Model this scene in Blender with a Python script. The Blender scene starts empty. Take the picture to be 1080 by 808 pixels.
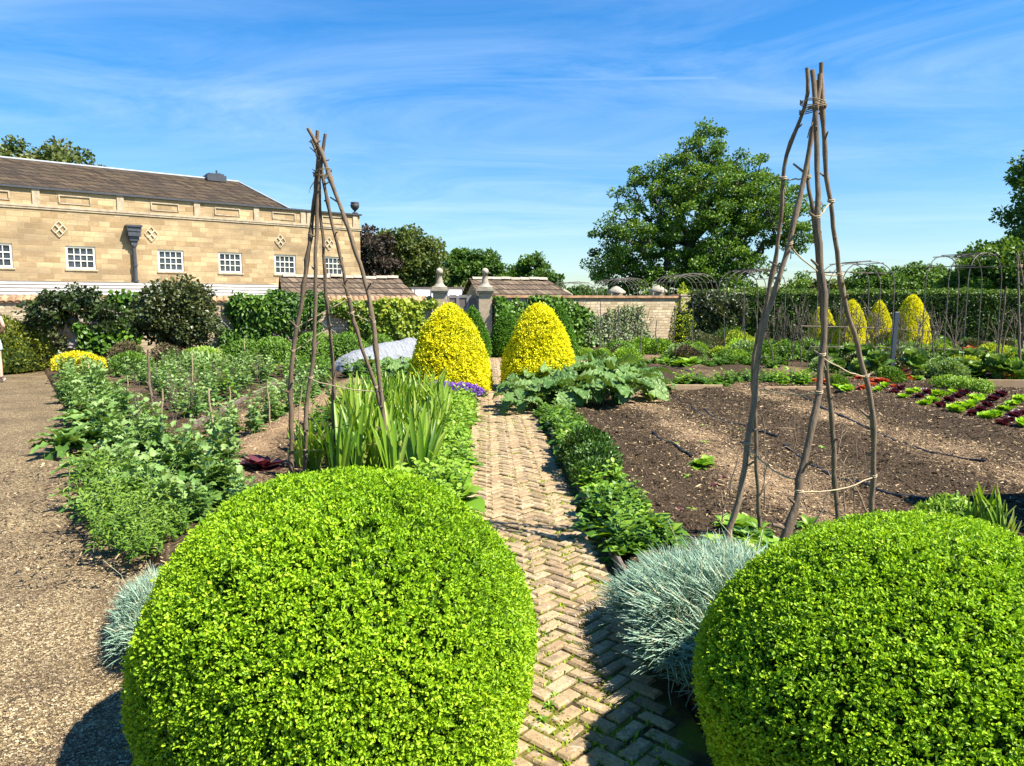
import bpy, math, random
import numpy as np
from mathutils import Vector, Matrix

RNG = np.random.default_rng(11)
random.seed(5)
SC = bpy.context.scene
COL = SC.collection
PI = math.pi

# ------------------------------------------------------------------ survey helpers
FPX, CX, CY, EYE = 780.0, 540.0, 404.0, 1.6
PITCH = math.atan((404 - 318) / FPX)

def ray(px, py):
    u, v = (px - CX) / FPX, (CY - py) / FPX
    return u, math.cos(PITCH) + v * math.sin(PITCH), -math.sin(PITCH) + v * math.cos(PITCH)

def G(px, py, h=0.08):
    """ground point (at height h) seen at a pixel of the photograph"""
    x, y, z = ray(px, py)
    t = (h - EYE) / z
    return x * t, y * t

def P(px, py, Y):
    """point at distance Y seen at a pixel of the photograph"""
    x, y, z = ray(px, py)
    t = Y / y
    return np.array((x * t, Y, EYE + z * t))

# ------------------------------------------------------------------ mesh building
class MB:
    def __init__(s):
        s.V, s.F, s.A, s.M, s.S, s.n = [], [], [], [], [], 0
    def add(s, V, F, v=0.5, mi=0, smooth=False):
        V = np.asarray(V, np.float32).reshape(-1, 3)
        F = np.asarray(F, np.int64)
        if len(V) == 0 or len(F) == 0:
            return
        s.V.append(V)
        s.F.append(F + s.n)
        a = np.empty(len(V), np.float32)
        a[:] = v
        s.A.append(a)
        s.M.append(np.full(len(F), mi, np.int32))
        s.S.append(np.full(len(F), smooth, bool))
        s.n += len(V)
    def mesh(s, name, mats):
        me = bpy.data.meshes.new(name)
        V = np.concatenate(s.V)
        me.vertices.add(len(V))
        me.vertices.foreach_set('co', V.ravel())
        loops = np.concatenate([f.ravel() for f in s.F])
        sizes = np.concatenate([np.full(len(f), f.shape[1], np.int32) for f in s.F])
        starts = np.zeros(len(sizes), np.int32)
        starts[1:] = np.cumsum(sizes)[:-1]
        me.loops.add(len(loops))
        me.loops.foreach_set('vertex_index', loops.astype(np.int32))
        me.polygons.add(len(sizes))
        me.polygons.foreach_set('loop_start', starts)
        me.polygons.foreach_set('material_index', np.concatenate(s.M))
        me.polygons.foreach_set('use_smooth', np.concatenate(s.S))
        at = me.attributes.new('v', 'FLOAT', 'POINT')
        at.data.foreach_set('value', np.concatenate(s.A))
        for m in (mats if isinstance(mats, (list, tuple)) else [mats]):
            me.materials.append(m)
        me.update(calc_edges=True)
        me.validate()
        return me
    def obj(s, name, mats, parent=None, loc=(0, 0, 0)):
        o = bpy.data.objects.new(name, s.mesh(name, mats))
        COL.objects.link(o)
        o.location = loc
        if parent is not None:
            o.parent = parent
        return o

def tag(o, label, cat, group=None):
    o['label'] = label
    o['category'] = cat
    if group:
        o['group'] = group
    return o

def struct(o):
    o['kind'] = 'structure'
    return o

def stuff(o):
    o['kind'] = 'stuff'
    return o

def empty(name, loc, label, cat, group=None, rz=0):
    o = bpy.data.objects.new(name, None)
    COL.objects.link(o)
    o.empty_display_size = 0.2
    o.location = loc
    o.rotation_euler = (0, 0, rz)
    return tag(o, label, cat, group)

def put(name, me, loc, rz=0, sc=1.0, label=None, cat=None, group=None, parent=None, tilt=(0, 0)):
    o = bpy.data.objects.new(name, me)
    COL.objects.link(o)
    o.location = loc
    o.rotation_euler = (tilt[0], tilt[1], rz)
    o.scale = (sc, sc, sc) if not isinstance(sc, (tuple, list)) else sc
    if parent is not None:
        o.parent = parent
    if label:
        tag(o, label, cat, group)
    return o

def nrm(a):
    a = np.asarray(a, float)
    return a / np.maximum(np.linalg.norm(a, axis=-1, keepdims=True), 1e-9)

def scatter(mb, T, pos, d, n, s=1.0, v=0.5, mi=0, smooth=False):
    """copies of template T with length axis d and face direction n"""
    Tv, Tf = T
    pos = np.asarray(pos, float).reshape(-1, 3)
    N = len(pos)
    d = nrm(np.broadcast_to(d, (N, 3)))
    n = np.broadcast_to(n, (N, 3))
    x = np.cross(d, n)
    bad = np.linalg.norm(x, axis=1) < 1e-4
    x[bad] = np.cross(d[bad], np.array((0.3, 0.9, 0.1)))
    x = nrm(x)
    z = np.cross(x, d)
    R = np.stack([x, d, z], axis=2)
    s = np.asarray(s, float)
    if s.ndim == 2:
        loc = Tv[None] * s[:, None, :]
    else:
        loc = Tv[None] * np.broadcast_to(s, (N,))[:, None, None]
    V = np.einsum('nij,nkj->nki', R, loc) + pos[:, None, :]
    k = len(Tv)
    F = (Tf[None] + (np.arange(N) * k)[:, None, None]).reshape(-1, Tf.shape[1])
    a = np.repeat(np.broadcast_to(v, (N,)), k)
    mb.add(V.reshape(-1, 3), F, a, mi, smooth)

def tube(mb, pts, rad, k=6, v=0.5, mi=0, smooth=True, cap=True):
    pts = np.asarray(pts, float)
    m = len(pts)
    rad = np.broadcast_to(rad, (m,))
    t = np.gradient(pts, axis=0)
    t = nrm(t)
    ref = np.array((0.0, 0.0, 1.0)) if abs(t[0][2]) < 0.9 else np.array((1.0, 0.0, 0.0))
    V = []
    a = np.arange(k) * 2 * PI / k
    for i in range(m):
        x = nrm(np.cross(t[i], ref))
        y = np.cross(t[i], x)
        ref = np.cross(x, t[i])
        V.append(pts[i] + rad[i] * (np.cos(a)[:, None] * x + np.sin(a)[:, None] * y))
    V = np.concatenate(V)
    F = []
    for i in range(m - 1):
        for j in range(k):
            F.append((i * k + j, i * k + (j + 1) % k, (i + 1) * k + (j + 1) % k, (i + 1) * k + j))
    mb.add(V, F, v, mi, smooth)
    if cap:
        c = np.concatenate([V[:k], [pts[0]], V[-k:], [pts[-1]]])
        Fc = [(k, (j + 1) % k, j) for j in range(k)] + [(2 * k + 1, k + 1 + j, k + 1 + (j + 1) % k) for j in range(k)]
        mb.add(c, Fc, v, mi, False)

BOXF = np.array([(0, 3, 2, 1), (4, 5, 6, 7), (0, 1, 5, 4), (1, 2, 6, 5), (2, 3, 7, 6), (3, 0, 4, 7)])
def box(mb, c, size, ax=None, v=0.5, mi=0):
    """box; ax = (ex, ey, ez) unit axes"""
    c = np.asarray(c, float)
    h = np.asarray(size, float) / 2
    L = np.array([(-1, -1, -1), (1, -1, -1), (1, 1, -1), (-1, 1, -1), (-1, -1, 1), (1, -1, 1), (1, 1, 1), (-1, 1, 1)]) * h
    if ax is not None:
        L = L @ np.asarray(ax, float)
    mb.add(c + L, BOXF, v, mi)

def bbox_bev(mb, c, size, ax=None, b=0.01, v=0.5, mi=0):
    """box with a chamfered top"""
    h = np.asarray(size, float) / 2
    z1 = h[2] - b
    L = []
    for (sx, sy) in ((-1, -1), (1, -1), (1, 1), (-1, 1)):
        L.append((sx * h[0], sy * h[1], -h[2]))
    for (sx, sy) in ((-1, -1), (1, -1), (1, 1), (-1, 1)):
        L.append((sx * h[0], sy * h[1], z1))
    for (sx, sy) in ((-1, -1), (1, -1), (1, 1), (-1, 1)):
        L.append((sx * (h[0] - b), sy * (h[1] - b), h[2]))
    L = np.array(L)
    if ax is not None:
        L = L @ np.asarray(ax, float)
    F = [(0, 3, 2, 1), (8, 9, 10, 11)]
    for i in range(4):
        j = (i + 1) % 4
        F += [(i, j, 4 + j, 4 + i), (4 + i, 4 + j, 8 + j, 8 + i)]
    mb.add(np.asarray(c, float) + L, F, v, mi)

def lathe(mb, prof, k=20, c=(0, 0, 0), v=0.5, mi=0, smooth=True):
    prof = np.asarray(prof, float)
    m = len(prof)
    a = np.arange(k) * 2 * PI / k
    V = np.stack([np.outer(prof[:, 0], np.cos(a)), np.outer(prof[:, 0], np.sin(a)), np.repeat(prof[:, 1:2], k, 1)], 2).reshape(-1, 3)
    F = [(i * k + j, i * k + (j + 1) % k, (i + 1) * k + (j + 1) % k, (i + 1) * k + j) for i in range(m - 1) for j in range(k)]
    mb.add(V + np.asarray(c, float), F, v, mi, smooth)

def grid(mb, X, Y, Z, v=0.5, mi=0, smooth=True):
    r, c = X.shape
    V = np.stack([X, Y, Z], 2).reshape(-1, 3)
    i, j = np.meshgrid(np.arange(r - 1), np.arange(c - 1), indexing='ij')
    a = (i * c + j).ravel()
    F = np.stack([a, a + 1, a + c + 1, a + c], 1)
    mb.add(V, F, v, mi, smooth)

_ph = RNG.uniform(0, 6.28, (40, 3))
_fr = nrm(RNG.normal(size=(40, 3)))
def wob(p, f=1.0, n=8, o=0):
    """cheap smooth noise, about -1..1"""
    p = np.asarray(p, float)
    r = 0
    for i in range(n):
        q = _fr[(i + o) % 40] * f * (1 + 0.35 * i)
        r = r + np.sin(p @ q + _ph[(i + o) % 40, 0]) / (1 + 0.35 * i)
    return r / 2.2

# ------------------------------------------------------------------ materials
def newmat(name):
    m = bpy.data.materials.new(name)
    m.use_nodes = True
    nt = m.node_tree
    for n in list(nt.nodes):
        nt.nodes.remove(n)
    out = nt.nodes.new('ShaderNodeOutputMaterial')
    return m, nt, out

def nd(nt, t, **kw):
    n = nt.nodes.new(t)
    for k, v in kw.items():
        setattr(n, k, v)
    return n

def ramp(nt, fac, stops, interp='LINEAR'):
    r = nt.nodes.new('ShaderNodeValToRGB')
    r.color_ramp.interpolation = interp
    e = r.color_ramp.elements
    while len(e) < len(stops):
        e.new(0.5)
    for i, (p, c) in enumerate(stops):
        e[i].position = p
        e[i].color = (*c, 1) if len(c) == 3 else c
    nt.links.new(fac, r.inputs[0])
    return r.outputs[0]

def math_n(nt, op, a, b=None, c=None, clamp=False):
    n = nt.nodes.new('ShaderNodeMath')
    n.operation = op
    n.use_clamp = clamp
    for i, x in enumerate((a, b, c)):
        if x is None:
            continue
        if isinstance(x, (int, float)):
            n.inputs[i].default_value = x
        else:
            nt.links.new(x, n.inputs[i])
    return n.outputs[0]

def mixc(nt, fac, a, b, mode='MIX'):
    n = nt.nodes.new('ShaderNodeMix')
    n.data_type = 'RGBA'
    n.blend_type = mode
    for i, x in ((0, fac), (6, a), (7, b)):
        if isinstance(x, (int, float)):
            n.inputs[i].default_value = x
        elif isinstance(x, tuple):
            n.inputs[i].default_value = (*x, 1) if len(x) == 3 else x
        else:
            nt.links.new(x, n.inputs[i])
    return n.outputs[2]

def noise(nt, vec, scale, detail=4, rough=0.55, out=0, dist=0.0):
    n = nt.nodes.new('ShaderNodeTexNoise')
    n.inputs['Scale'].default_value = scale
    n.inputs['Detail'].default_value = detail
    n.inputs['Roughness'].default_value = rough
    n.inputs['Distortion'].default_value = dist
    if vec is not None:
        nt.links.new(vec, n.inputs['Vector'])
    return n.outputs[out]

def mapping(nt, vec, scale=(1, 1, 1), rot=(0, 0, 0), loc=(0, 0, 0)):
    n = nt.nodes.new('ShaderNodeMapping')
    n.inputs['Scale'].default_value = scale
    n.inputs['Rotation'].default_value = rot
    n.inputs['Location'].default_value = loc
    nt.links.new(vec, n.inputs['Vector'])
    return n.outputs[0]

def bump(nt, h, strength=0.5, dist=0.02):
    n = nt.nodes.new('ShaderNodeBump')
    n.inputs['Strength'].default_value = strength
    n.inputs['Distance'].default_value = dist
    nt.links.new(h, n.inputs['Height'])
    return n.outputs[0]

def principled(nt, out, col, rough=0.7, spec=0.3, normal=None):
    b = nt.nodes.new('ShaderNodeBsdfPrincipled')
    if isinstance(col, tuple):
        b.inputs['Base Color'].default_value = (*col, 1)
    else:
        nt.links.new(col, b.inputs['Base Color'])
    if isinstance(rough, (int, float)):
        b.inputs['Roughness'].default_value = rough
    else:
        nt.links.new(rough, b.inputs['Roughness'])
    b.inputs['Specular IOR Level'].default_value = spec
    if normal is not None:
        nt.links.new(normal, b.inputs['Normal'])
    nt.links.new(b.outputs[0], out.inputs[0])
    return b

def leafmat(name, stops, trans=0.3, rough=0.5, spec=0.35, jit=0.3, tint=(1.25, 1.15, 0.5)):
    """leaf: colour runs over the stops by the leaf's own attribute and plant"""
    m, nt, out = newmat(name)
    at = nd(nt, 'ShaderNodeAttribute', attribute_name='v')
    oi = nd(nt, 'ShaderNodeObjectInfo')
    j = math_n(nt, 'MULTIPLY_ADD', oi.outputs['Random'], jit, -jit / 2)
    f = math_n(nt, 'ADD', at.outputs['Fac'], j, clamp=True)
    n = len(stops)
    c = ramp(nt, f, [(i / max(1, n - 1), s) for i, s in enumerate(stops)])
    b = principled(nt, out, c, rough, spec)
    if trans > 0:
        t = nd(nt, 'ShaderNodeBsdfTranslucent')
        tc = mixc(nt, 1.0, c, tint, 'MULTIPLY')
        nt.links.new(tc, t.inputs[0])
        mx = nd(nt, 'ShaderNodeMixShader')
        mx.inputs[0].default_value = trans
        nt.links.new(b.outputs[0], mx.inputs[1])
        nt.links.new(t.outputs[0], mx.inputs[2])
        nt.links.new(mx.outputs[0], out.inputs[0])
    return m

def plain(name, col, rough=0.6, spec=0.3, var=0.12, scale=6.0, bmp=0.0, coords='Object'):
    """plain surface with a little mottling of its own"""
    m, nt, out = newmat(name)
    tc = nd(nt, 'ShaderNodeTexCoord')
    f = noise(nt, tc.outputs[coords], scale, 6)
    lo = tuple(c * (1 - var) for c in col)
    hi = tuple(min(1, c * (1 + var)) for c in col)
    c = ramp(nt, f, [(0.3, lo), (0.7, hi)])
    nm = bump(nt, f, bmp, 0.02) if bmp else None
    principled(nt, out, c, rough, spec, nm)
    return m
# ------------------------------------------------------------------ camera, sky, sun
SUN_AZ, SUN_EL = math.radians(114), math.radians(53)
cam_d = bpy.data.cameras.new('camera')
cam_d.sensor_fit = 'HORIZONTAL'
cam_d.sensor_width = 36.0
cam_d.lens = 36.0 * FPX / 1080.0
cam_d.clip_start = 0.05
cam_d.clip_end = 6000
cam = bpy.data.objects.new('camera', cam_d)
COL.objects.link(cam)
cam.location = (0, 0, EYE)
cam.rotation_euler = (PI / 2 - PITCH, 0, 0)
SC.camera = cam

S = Vector((math.sin(SUN_AZ) * math.cos(SUN_EL), math.cos(SUN_AZ) * math.cos(SUN_EL), math.sin(SUN_EL)))
sun_d = bpy.data.lights.new('sun', 'SUN')
sun_d.energy = 4.6
sun_d.angle = math.radians(0.53)
sun_d.color = (1.0, 0.945, 0.85)
sun = bpy.data.objects.new('sun', sun_d)
COL.objects.link(sun)
sun.rotation_euler = (-S).to_track_quat('-Z', 'Y').to_euler()
sun.location = S * 60

W = bpy.data.worlds.new('World')
SC.world = W
W.use_nodes = True
wt = W.node_tree
for n in list(wt.nodes):
    wt.nodes.remove(n)
wo = nd(wt, 'ShaderNodeOutputWorld')
bg = nd(wt, 'ShaderNodeBackground')
bg.inputs[1].default_value = 0.080
sky = nd(wt, 'ShaderNodeTexSky', sky_type='NISHITA')
sky.sun_disc = False
sky.sun_elevation = SUN_EL
sky.sun_rotation = SUN_AZ
sky.altitude = 100
sky.air_density = 1.0
sky.dust_density = 0.15
sky.ozone_density = 3.0
hs = nd(wt, 'ShaderNodeHueSaturation')
hs.inputs['Saturation'].default_value = 1.40
hs.inputs['Hue'].default_value = 0.503
hs.inputs['Value'].default_value = 1.0
wt.links.new(sky.outputs[0], hs.inputs['Color'])
# thin streaks of high cloud, laid out on a flat layer overhead
wc = nd(wt, 'ShaderNodeTexCoord')
sp = nd(wt, 'ShaderNodeSeparateXYZ')
wt.links.new(wc.outputs['Generated'], sp.inputs[0])
zz = math_n(wt, 'MAXIMUM', sp.outputs[2], 0.03)
zc = math_n(wt, 'ADD', zz, 0.06)
cxp = math_n(wt, 'DIVIDE', sp.outputs[0], zc)
cyp = math_n(wt, 'DIVIDE', sp.outputs[1], zc)
cb = nd(wt, 'ShaderNodeCombineXYZ')
wt.links.new(cxp, cb.inputs[0])
wt.links.new(cyp, cb.inputs[1])
mp1 = mapping(wt, cb.outputs[0], (0.55, 1.15, 1), (0, 0, math.radians(-24)), (3.1, 0.4, 0))
n1 = noise(wt, mp1, 0.9, 9, 0.66, dist=1.1)
mp2 = mapping(wt, cb.outputs[0], (0.2, 0.35, 1), (0, 0, 0.3), (1.7, 8.2, 0))
n2 = noise(wt, mp2, 1.0, 3, 0.5)
c1 = ramp(wt, n1, [(0.36, (0, 0, 0)), (0.74, (1, 1, 1))])
c2 = ramp(wt, n2, [(0.34, (0.12, 0.12, 0.12)), (0.62, (1, 1, 1))])
cl = math_n(wt, 'MULTIPLY', c1, c2)
lowf = ramp(wt, sp.outputs[2], [(0.0, (0.25, 0.25, 0.25)), (0.12, (0.85, 0.85, 0.85)), (0.28, (0.72, 0.72, 0.72)), (0.42, (0.22, 0.22, 0.22))])
cl = math_n(wt, 'MULTIPLY', cl, lowf)
cl = math_n(wt, 'MULTIPLY', cl, 0.62, clamp=True)
# one faint vapour trail
tr_d = ray(430, 86)
tr_e = ray(766, 82)
pn = Vector(tr_d).cross(Vector(tr_e)).normalized()
vm = nd(wt, 'ShaderNodeVectorMath', operation='DOT_PRODUCT')
wt.links.new(wc.outputs['Generated'], vm.inputs[0])
vm.inputs[1].default_value = pn
ab = math_n(wt, 'ABSOLUTE', vm.outputs['Value'])
ln = ramp(wt, ab, [(0.0, (1, 1, 1)), (0.0009, (0, 0, 0))])
aX = math_n(wt, 'DIVIDE', sp.outputs[0], math_n(wt, 'MAXIMUM', sp.outputs[1], 0.01))
seg = ramp(wt, math_n(wt, 'MULTIPLY_ADD', aX, 1.0, 0.5), [(0.16, (0, 0, 0)), (0.45, (0.25, 0.25, 0.25)), (0.765, (0.75, 0.75, 0.75)), (0.772, (0, 0, 0))])
trl = math_n(wt, 'MULTIPLY', math_n(wt, 'MULTIPLY', ln, seg), 0.3)
cl = math_n(wt, 'MAXIMUM', cl, trl)
low = ramp(wt, sp.outputs[2], [(0.0, (0.56, 0.62, 0.68)), (0.10, (0.74, 0.78, 0.82)), (0.30, (1, 1, 1))])
skb = mixc(wt, 1.0, hs.outputs[0], low, 'MULTIPLY')
skc = mixc(wt, cl, skb, (4.6, 5.6, 6.6))
wt.links.new(skc, bg.inputs[0])
wt.links.new(bg.outputs[0], wo.inputs[0])

SC.view_settings.view_transform = 'Standard'
SC.view_settings.look = 'None'
SC.view_settings.exposure = 1.42
SC.view_settings.gamma = 1.0
SC.view_settings.use_curve_mapping = False
SC.render.engine = 'CYCLES'
SC.cycles.max_bounces = 6
SC.cycles.diffuse_bounces = 3
SC.cycles.glossy_bounces = 2
SC.cycles.transmission_bounces = 4
SC.cycles.transparent_max_bounces = 4
SC.cycles.caustics_reflective = False
SC.cycles.caustics_refractive = False

# ------------------------------------------------------------------ leaf and wood materials
M = {}
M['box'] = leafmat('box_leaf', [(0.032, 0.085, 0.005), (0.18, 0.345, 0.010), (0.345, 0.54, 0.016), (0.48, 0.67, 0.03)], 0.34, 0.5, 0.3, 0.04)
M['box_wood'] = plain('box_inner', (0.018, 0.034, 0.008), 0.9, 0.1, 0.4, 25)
M['gold'] = leafmat('golden_yew', [(0.26, 0.32, 0.010), (0.60, 0.58, 0.010), (0.84, 0.78, 0.010), (0.92, 0.87, 0.02)], 0.22, 0.5, 0.3, 0.06, (1.1, 1.05, 0.6))
M['gold_in'] = plain('golden_yew_inner', (0.16, 0.15, 0.012), 0.9, 0.1, 0.4, 25)
M['yew'] = leafmat('green_yew', [(0.03, 0.09, 0.008), (0.09, 0.22, 0.014), (0.17, 0.35, 0.025)], 0.25, 0.5, 0.3, 0.1)
M['fescue'] = leafmat('fescue_blade', [(0.10, 0.19, 0.115), (0.25, 0.38, 0.26), (0.42, 0.55, 0.41), (0.56, 0.48, 0.27)], 0.15, 0.6, 0.2, 0.0, (1, 1, .9))
M['glauc'] = leafmat('glaucous_leaf', [(0.04, 0.105, 0.016), (0.10, 0.20, 0.034), (0.18, 0.30, 0.07), (0.27, 0.38, 0.13)], 0.25, 0.5, 0.4)
M['green'] = leafmat('mid_green_leaf', [(0.025, 0.075, 0.006), (0.075, 0.175, 0.012), (0.16, 0.29, 0.025)], 0.3, 0.45, 0.4)
M['bright'] = leafmat('bright_green_leaf', [(0.07, 0.17, 0.010), (0.17, 0.33, 0.02), (0.31, 0.46, 0.05)], 0.32, 0.45, 0.4)
M['lime'] = leafmat('lime_lettuce_leaf', [(0.20, 0.42, 0.015), (0.34, 0.58, 0.03), (0.48, 0.68, 0.07)], 0.3, 0.5, 0.3)
M['yellowg'] = leafmat('yellow_green_leaf', [(0.12, 0.24, 0.01), (0.28, 0.40, 0.02), (0.45, 0.52, 0.04)], 0.35, 0.5, 0.3)
M['bay'] = leafmat('bay_leaf', [(0.016, 0.032, 0.007), (0.042, 0.070, 0.014), (0.10, 0.135, 0.035)], 0.15, 0.35, 0.5)
M['dark'] = leafmat('dark_green_leaf', [(0.014, 0.042, 0.006), (0.038, 0.095, 0.010), (0.085, 0.17, 0.022)], 0.15, 0.35, 0.5)
M['olive'] = leafmat('olive_leaf', [(0.028, 0.042, 0.012), (0.065, 0.085, 0.022), (0.14, 0.15, 0.05)], 0.15, 0.4, 0.45)
M['purple_leaf'] = leafmat('dark_red_leaf', [(0.045, 0.012, 0.016), (0.10, 0.025, 0.034), (0.18, 0.05, 0.055)], 0.25, 0.4, 0.4, 0.2, (1.3, .6, .7))
M['red_leaf'] = leafmat('orange_red_leaf', [(0.22, 0.03, 0.02), (0.42, 0.07, 0.03), (0.5, 0.18, 0.03)], 0.3, 0.45, 0.4, 0.3, (1.2, .8, .6))
M['plumshrub'] = leafmat('plum_shrub_leaf', [(0.05, 0.03, 0.025), (0.11, 0.065, 0.05), (0.12, 0.11, 0.04)], 0.15, 0.6, 0.2)
M['iris'] = leafmat('iris_blade', [(0.04, 0.11, 0.009), (0.12, 0.25, 0.014), (0.25, 0.40, 0.03), (0.42, 0.48, 0.11)], 0.42, 0.4, 0.45)
M['rhub'] = leafmat('big_leaf_blade', [(0.045, 0.115, 0.018), (0.125, 0.23, 0.048), (0.235, 0.345, 0.10)], 0.2, 0.45, 0.45, 0.2)
def _vein(m):
    nt = m.node_tree
    tc = nd(nt, 'ShaderNodeTexCoord')
    vo = nd(nt, 'ShaderNodeTexVoronoi', feature='DISTANCE_TO_EDGE')
    vo.inputs['Scale'].default_value = 13
    nt.links.new(tc.outputs['Object'], vo.inputs['Vector'])
    f = noise(nt, tc.outputs['Object'], 22, 4, .6)
    h = math_n(nt, 'ADD', math_n(nt, 'MINIMUM', vo.outputs['Distance'], .3), math_n(nt, 'MULTIPLY', f, .25))
    b = [n for n in nt.nodes if n.type == 'BSDF_PRINCIPLED'][0]
    l = b.inputs['Base Color'].links[0].from_socket
    k = ramp(nt, h, [(0.08, (1.25, 1.25, 1.1)), (0.22, (0.72, 0.78, 0.72)), (0.45, (1.08, 1.08, 1.08))])
    nt.links.new(mixc(nt, 1.0, l, k, 'MULTIPLY'), b.inputs['Base Color'])
    nt.links.new(bump(nt, h, 1.0, .05), b.inputs['Normal'])
_vein(M['rhub'])
M['rhub_stalk'] = plain('pale_stalk', (0.30, 0.36, 0.16), 0.5, 0.3)
M['flower'] = leafmat('purple_petal', [(0.14, 0.04, 0.32), (0.27, 0.08, 0.52), (0.42, 0.19, 0.66)], 0.25, 0.6, 0.2, 0.0, (1, .9, 1.1))
M['yflower'] = leafmat('yellow_shrub_leaf', [(0.55, 0.45, 0.01), (0.84, 0.72, 0.012), (0.92, 0.82, 0.03)], 0.2, 0.6, 0.2, 0.0, (1.1, 1, .6))
M['oak'] = leafmat('oak_leaf', [(0.045, 0.11, 0.010), (0.105, 0.205, 0.018), (0.19, 0.30, 0.035)], 0.28, 0.45, 0.35, 0.0)
M['treeg'] = leafmat('tree_leaf', [(0.034, 0.083, 0.012), (0.078, 0.160, 0.020), (0.14, 0.235, 0.035)], 0.28, 0.5, 0.3, 0.15)
M['treeo'] = leafmat('olive_tree_leaf', [(0.045, 0.075, 0.014), (0.105, 0.145, 0.030), (0.19, 0.22, 0.055)], 0.28, 0.5, 0.3, 0.15)
M['treey'] = leafmat('flowering_tree_leaf', [(0.04, 0.075, 0.012), (0.10, 0.14, 0.028), (0.30, 0.30, 0.13)], 0.28, 0.5, 0.3, 0.1)
M['copper'] = leafmat('copper_leaf', [(0.024, 0.020, 0.015), (0.055, 0.042, 0.028), (0.09, 0.075, 0.045)], 0.2, 0.45, 0.35, 0.1, (1.2, .8, .8))
M['pear'] = leafmat('pear_leaf', [(0.08, 0.13, 0.045), (0.18, 0.24, 0.10), (0.32, 0.36, 0.20)], 0.25, 0.45, 0.35, 0.2)
M['stem'] = plain('green_stem', (0.12, 0.20, 0.05), 0.6, 0.3)

def bark(name, c1, c2, sc=14.0, b=0.6):
    m, nt, out = newmat(name)
    tc = nd(nt, 'ShaderNodeTexCoord')
    oi = nd(nt, 'ShaderNodeObjectInfo')
    f = noise(nt, mapping(nt, tc.outputs['Object'], (1, 1, 0.22)), sc, 7, 0.65)
    g = noise(nt, tc.outputs['Object'], sc * 0.35, 4, 0.6)
    c = ramp(nt, f, [(0.3, c1), (0.72, c2)])
    c = mixc(nt, math_n(nt, 'MULTIPLY', g, 0.55), c, tuple(0.6 * a + 0.1 for a in c2))
    h = nd(nt, 'ShaderNodeHueSaturation')
    h.inputs['Value'].default_value = 1
    nt.links.new(c, h.inputs['Color'])
    nt.links.new(math_n(nt, 'MULTIPLY_ADD', oi.outputs['Random'], 0.5, 0.75), h.inputs['Value'])
    principled(nt, out, h.outputs[0], 0.85, 0.2, bump(nt, f, b, 0.01))
    return m
M['pole'] = bark('hazel_bark', (0.04, 0.024, 0.013), (0.26, 0.175, 0.098), 34, 1.0)
M['polec'] = bark('cut_wood', (0.35, 0.26, 0.15), (0.5, 0.4, 0.26), 30, 0.2)
M['twig'] = bark('twig_bark', (0.14, 0.085, 0.045), (0.33, 0.23, 0.13), 30)
M['greytwig'] = bark('grey_twig_bark', (0.075, 0.052, 0.034), (0.21, 0.155, 0.10), 30)
M['bamboo'] = bark('bamboo', (0.30, 0.21, 0.10), (0.46, 0.35, 0.19), 10, 0.1)
M['bark'] = bark('tree_bark', (0.035, 0.028, 0.02), (0.12, 0.10, 0.075), 4)
M['palebark'] = bark('pale_bark', (0.13, 0.10, 0.075), (0.32, 0.26, 0.2), 8)
M['twine'] = plain('twine', (0.40, 0.32, 0.20), 0.9, 0.1, 0.15, 60)
M['oldtwine'] = plain('weathered_twine', (0.22, 0.165, 0.10), 0.9, 0.1, 0.25, 60)
M['board'] = bark('weathered_board', (0.06, 0.042, 0.028), (0.17, 0.125, 0.085), 9, 0.4)
M['newboard'] = bark('tan_board', (0.36, 0.23, 0.11), (0.5, 0.34, 0.18), 9, 0.2)
M['hose'] = plain('black_pipe', (0.012, 0.012, 0.013), 0.45, 0.4, 0.1)
M['iron'] = plain('weathered_iron', (0.10, 0.085, 0.075), 0.6, 0.4, 0.3, 20)
M['rodgrey'] = plain('grey_rod', (0.13, 0.105, 0.085), 0.55, 0.4, 0.2, 20)
M['lead'] = plain('dark_lead', (0.055, 0.058, 0.065), 0.45, 0.5, 0.25, 8)
M['paleead'] = plain('pale_lead', (0.32, 0.33, 0.34), 0.5, 0.4, 0.12, 3)
M['white'] = plain('white_paint', (0.43, 0.42, 0.40), 0.6, 0.3, 0.22, 2.2)
M['cream'] = plain('cream_paint', (0.74, 0.70, 0.58), 0.45, 0.4, 0.06, 4)
M['greygate'] = bark('grey_painted_wood', (0.16, 0.145, 0.13), (0.27, 0.245, 0.22), 5, 0.2)
M['gatepanel'] = bark('brown_panel', (0.105, 0.078, 0.062), (0.16, 0.12, 0.098), 5, 0.2)
M['urn'] = plain('urn_dark', (0.05, 0.045, 0.045), 0.6, 0.4, 0.2)
M['slatepost'] = plain('blue_grey_post', (0.05, 0.062, 0.08), 0.5, 0.5, 0.1)

def glassmat():
    m, nt, out = newmat('window_glass')
    tc = nd(nt, 'ShaderNodeTexCoord')
    f = noise(nt, tc.outputs['Object'], 1.6, 3)
    c = ramp(nt, f, [(0.35, (0.02, 0.024, 0.03)), (0.7, (0.06, 0.07, 0.085))])
    principled(nt, out, c, 0.08, 0.6)
    return m
M['glass'] = glassmat()

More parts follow.
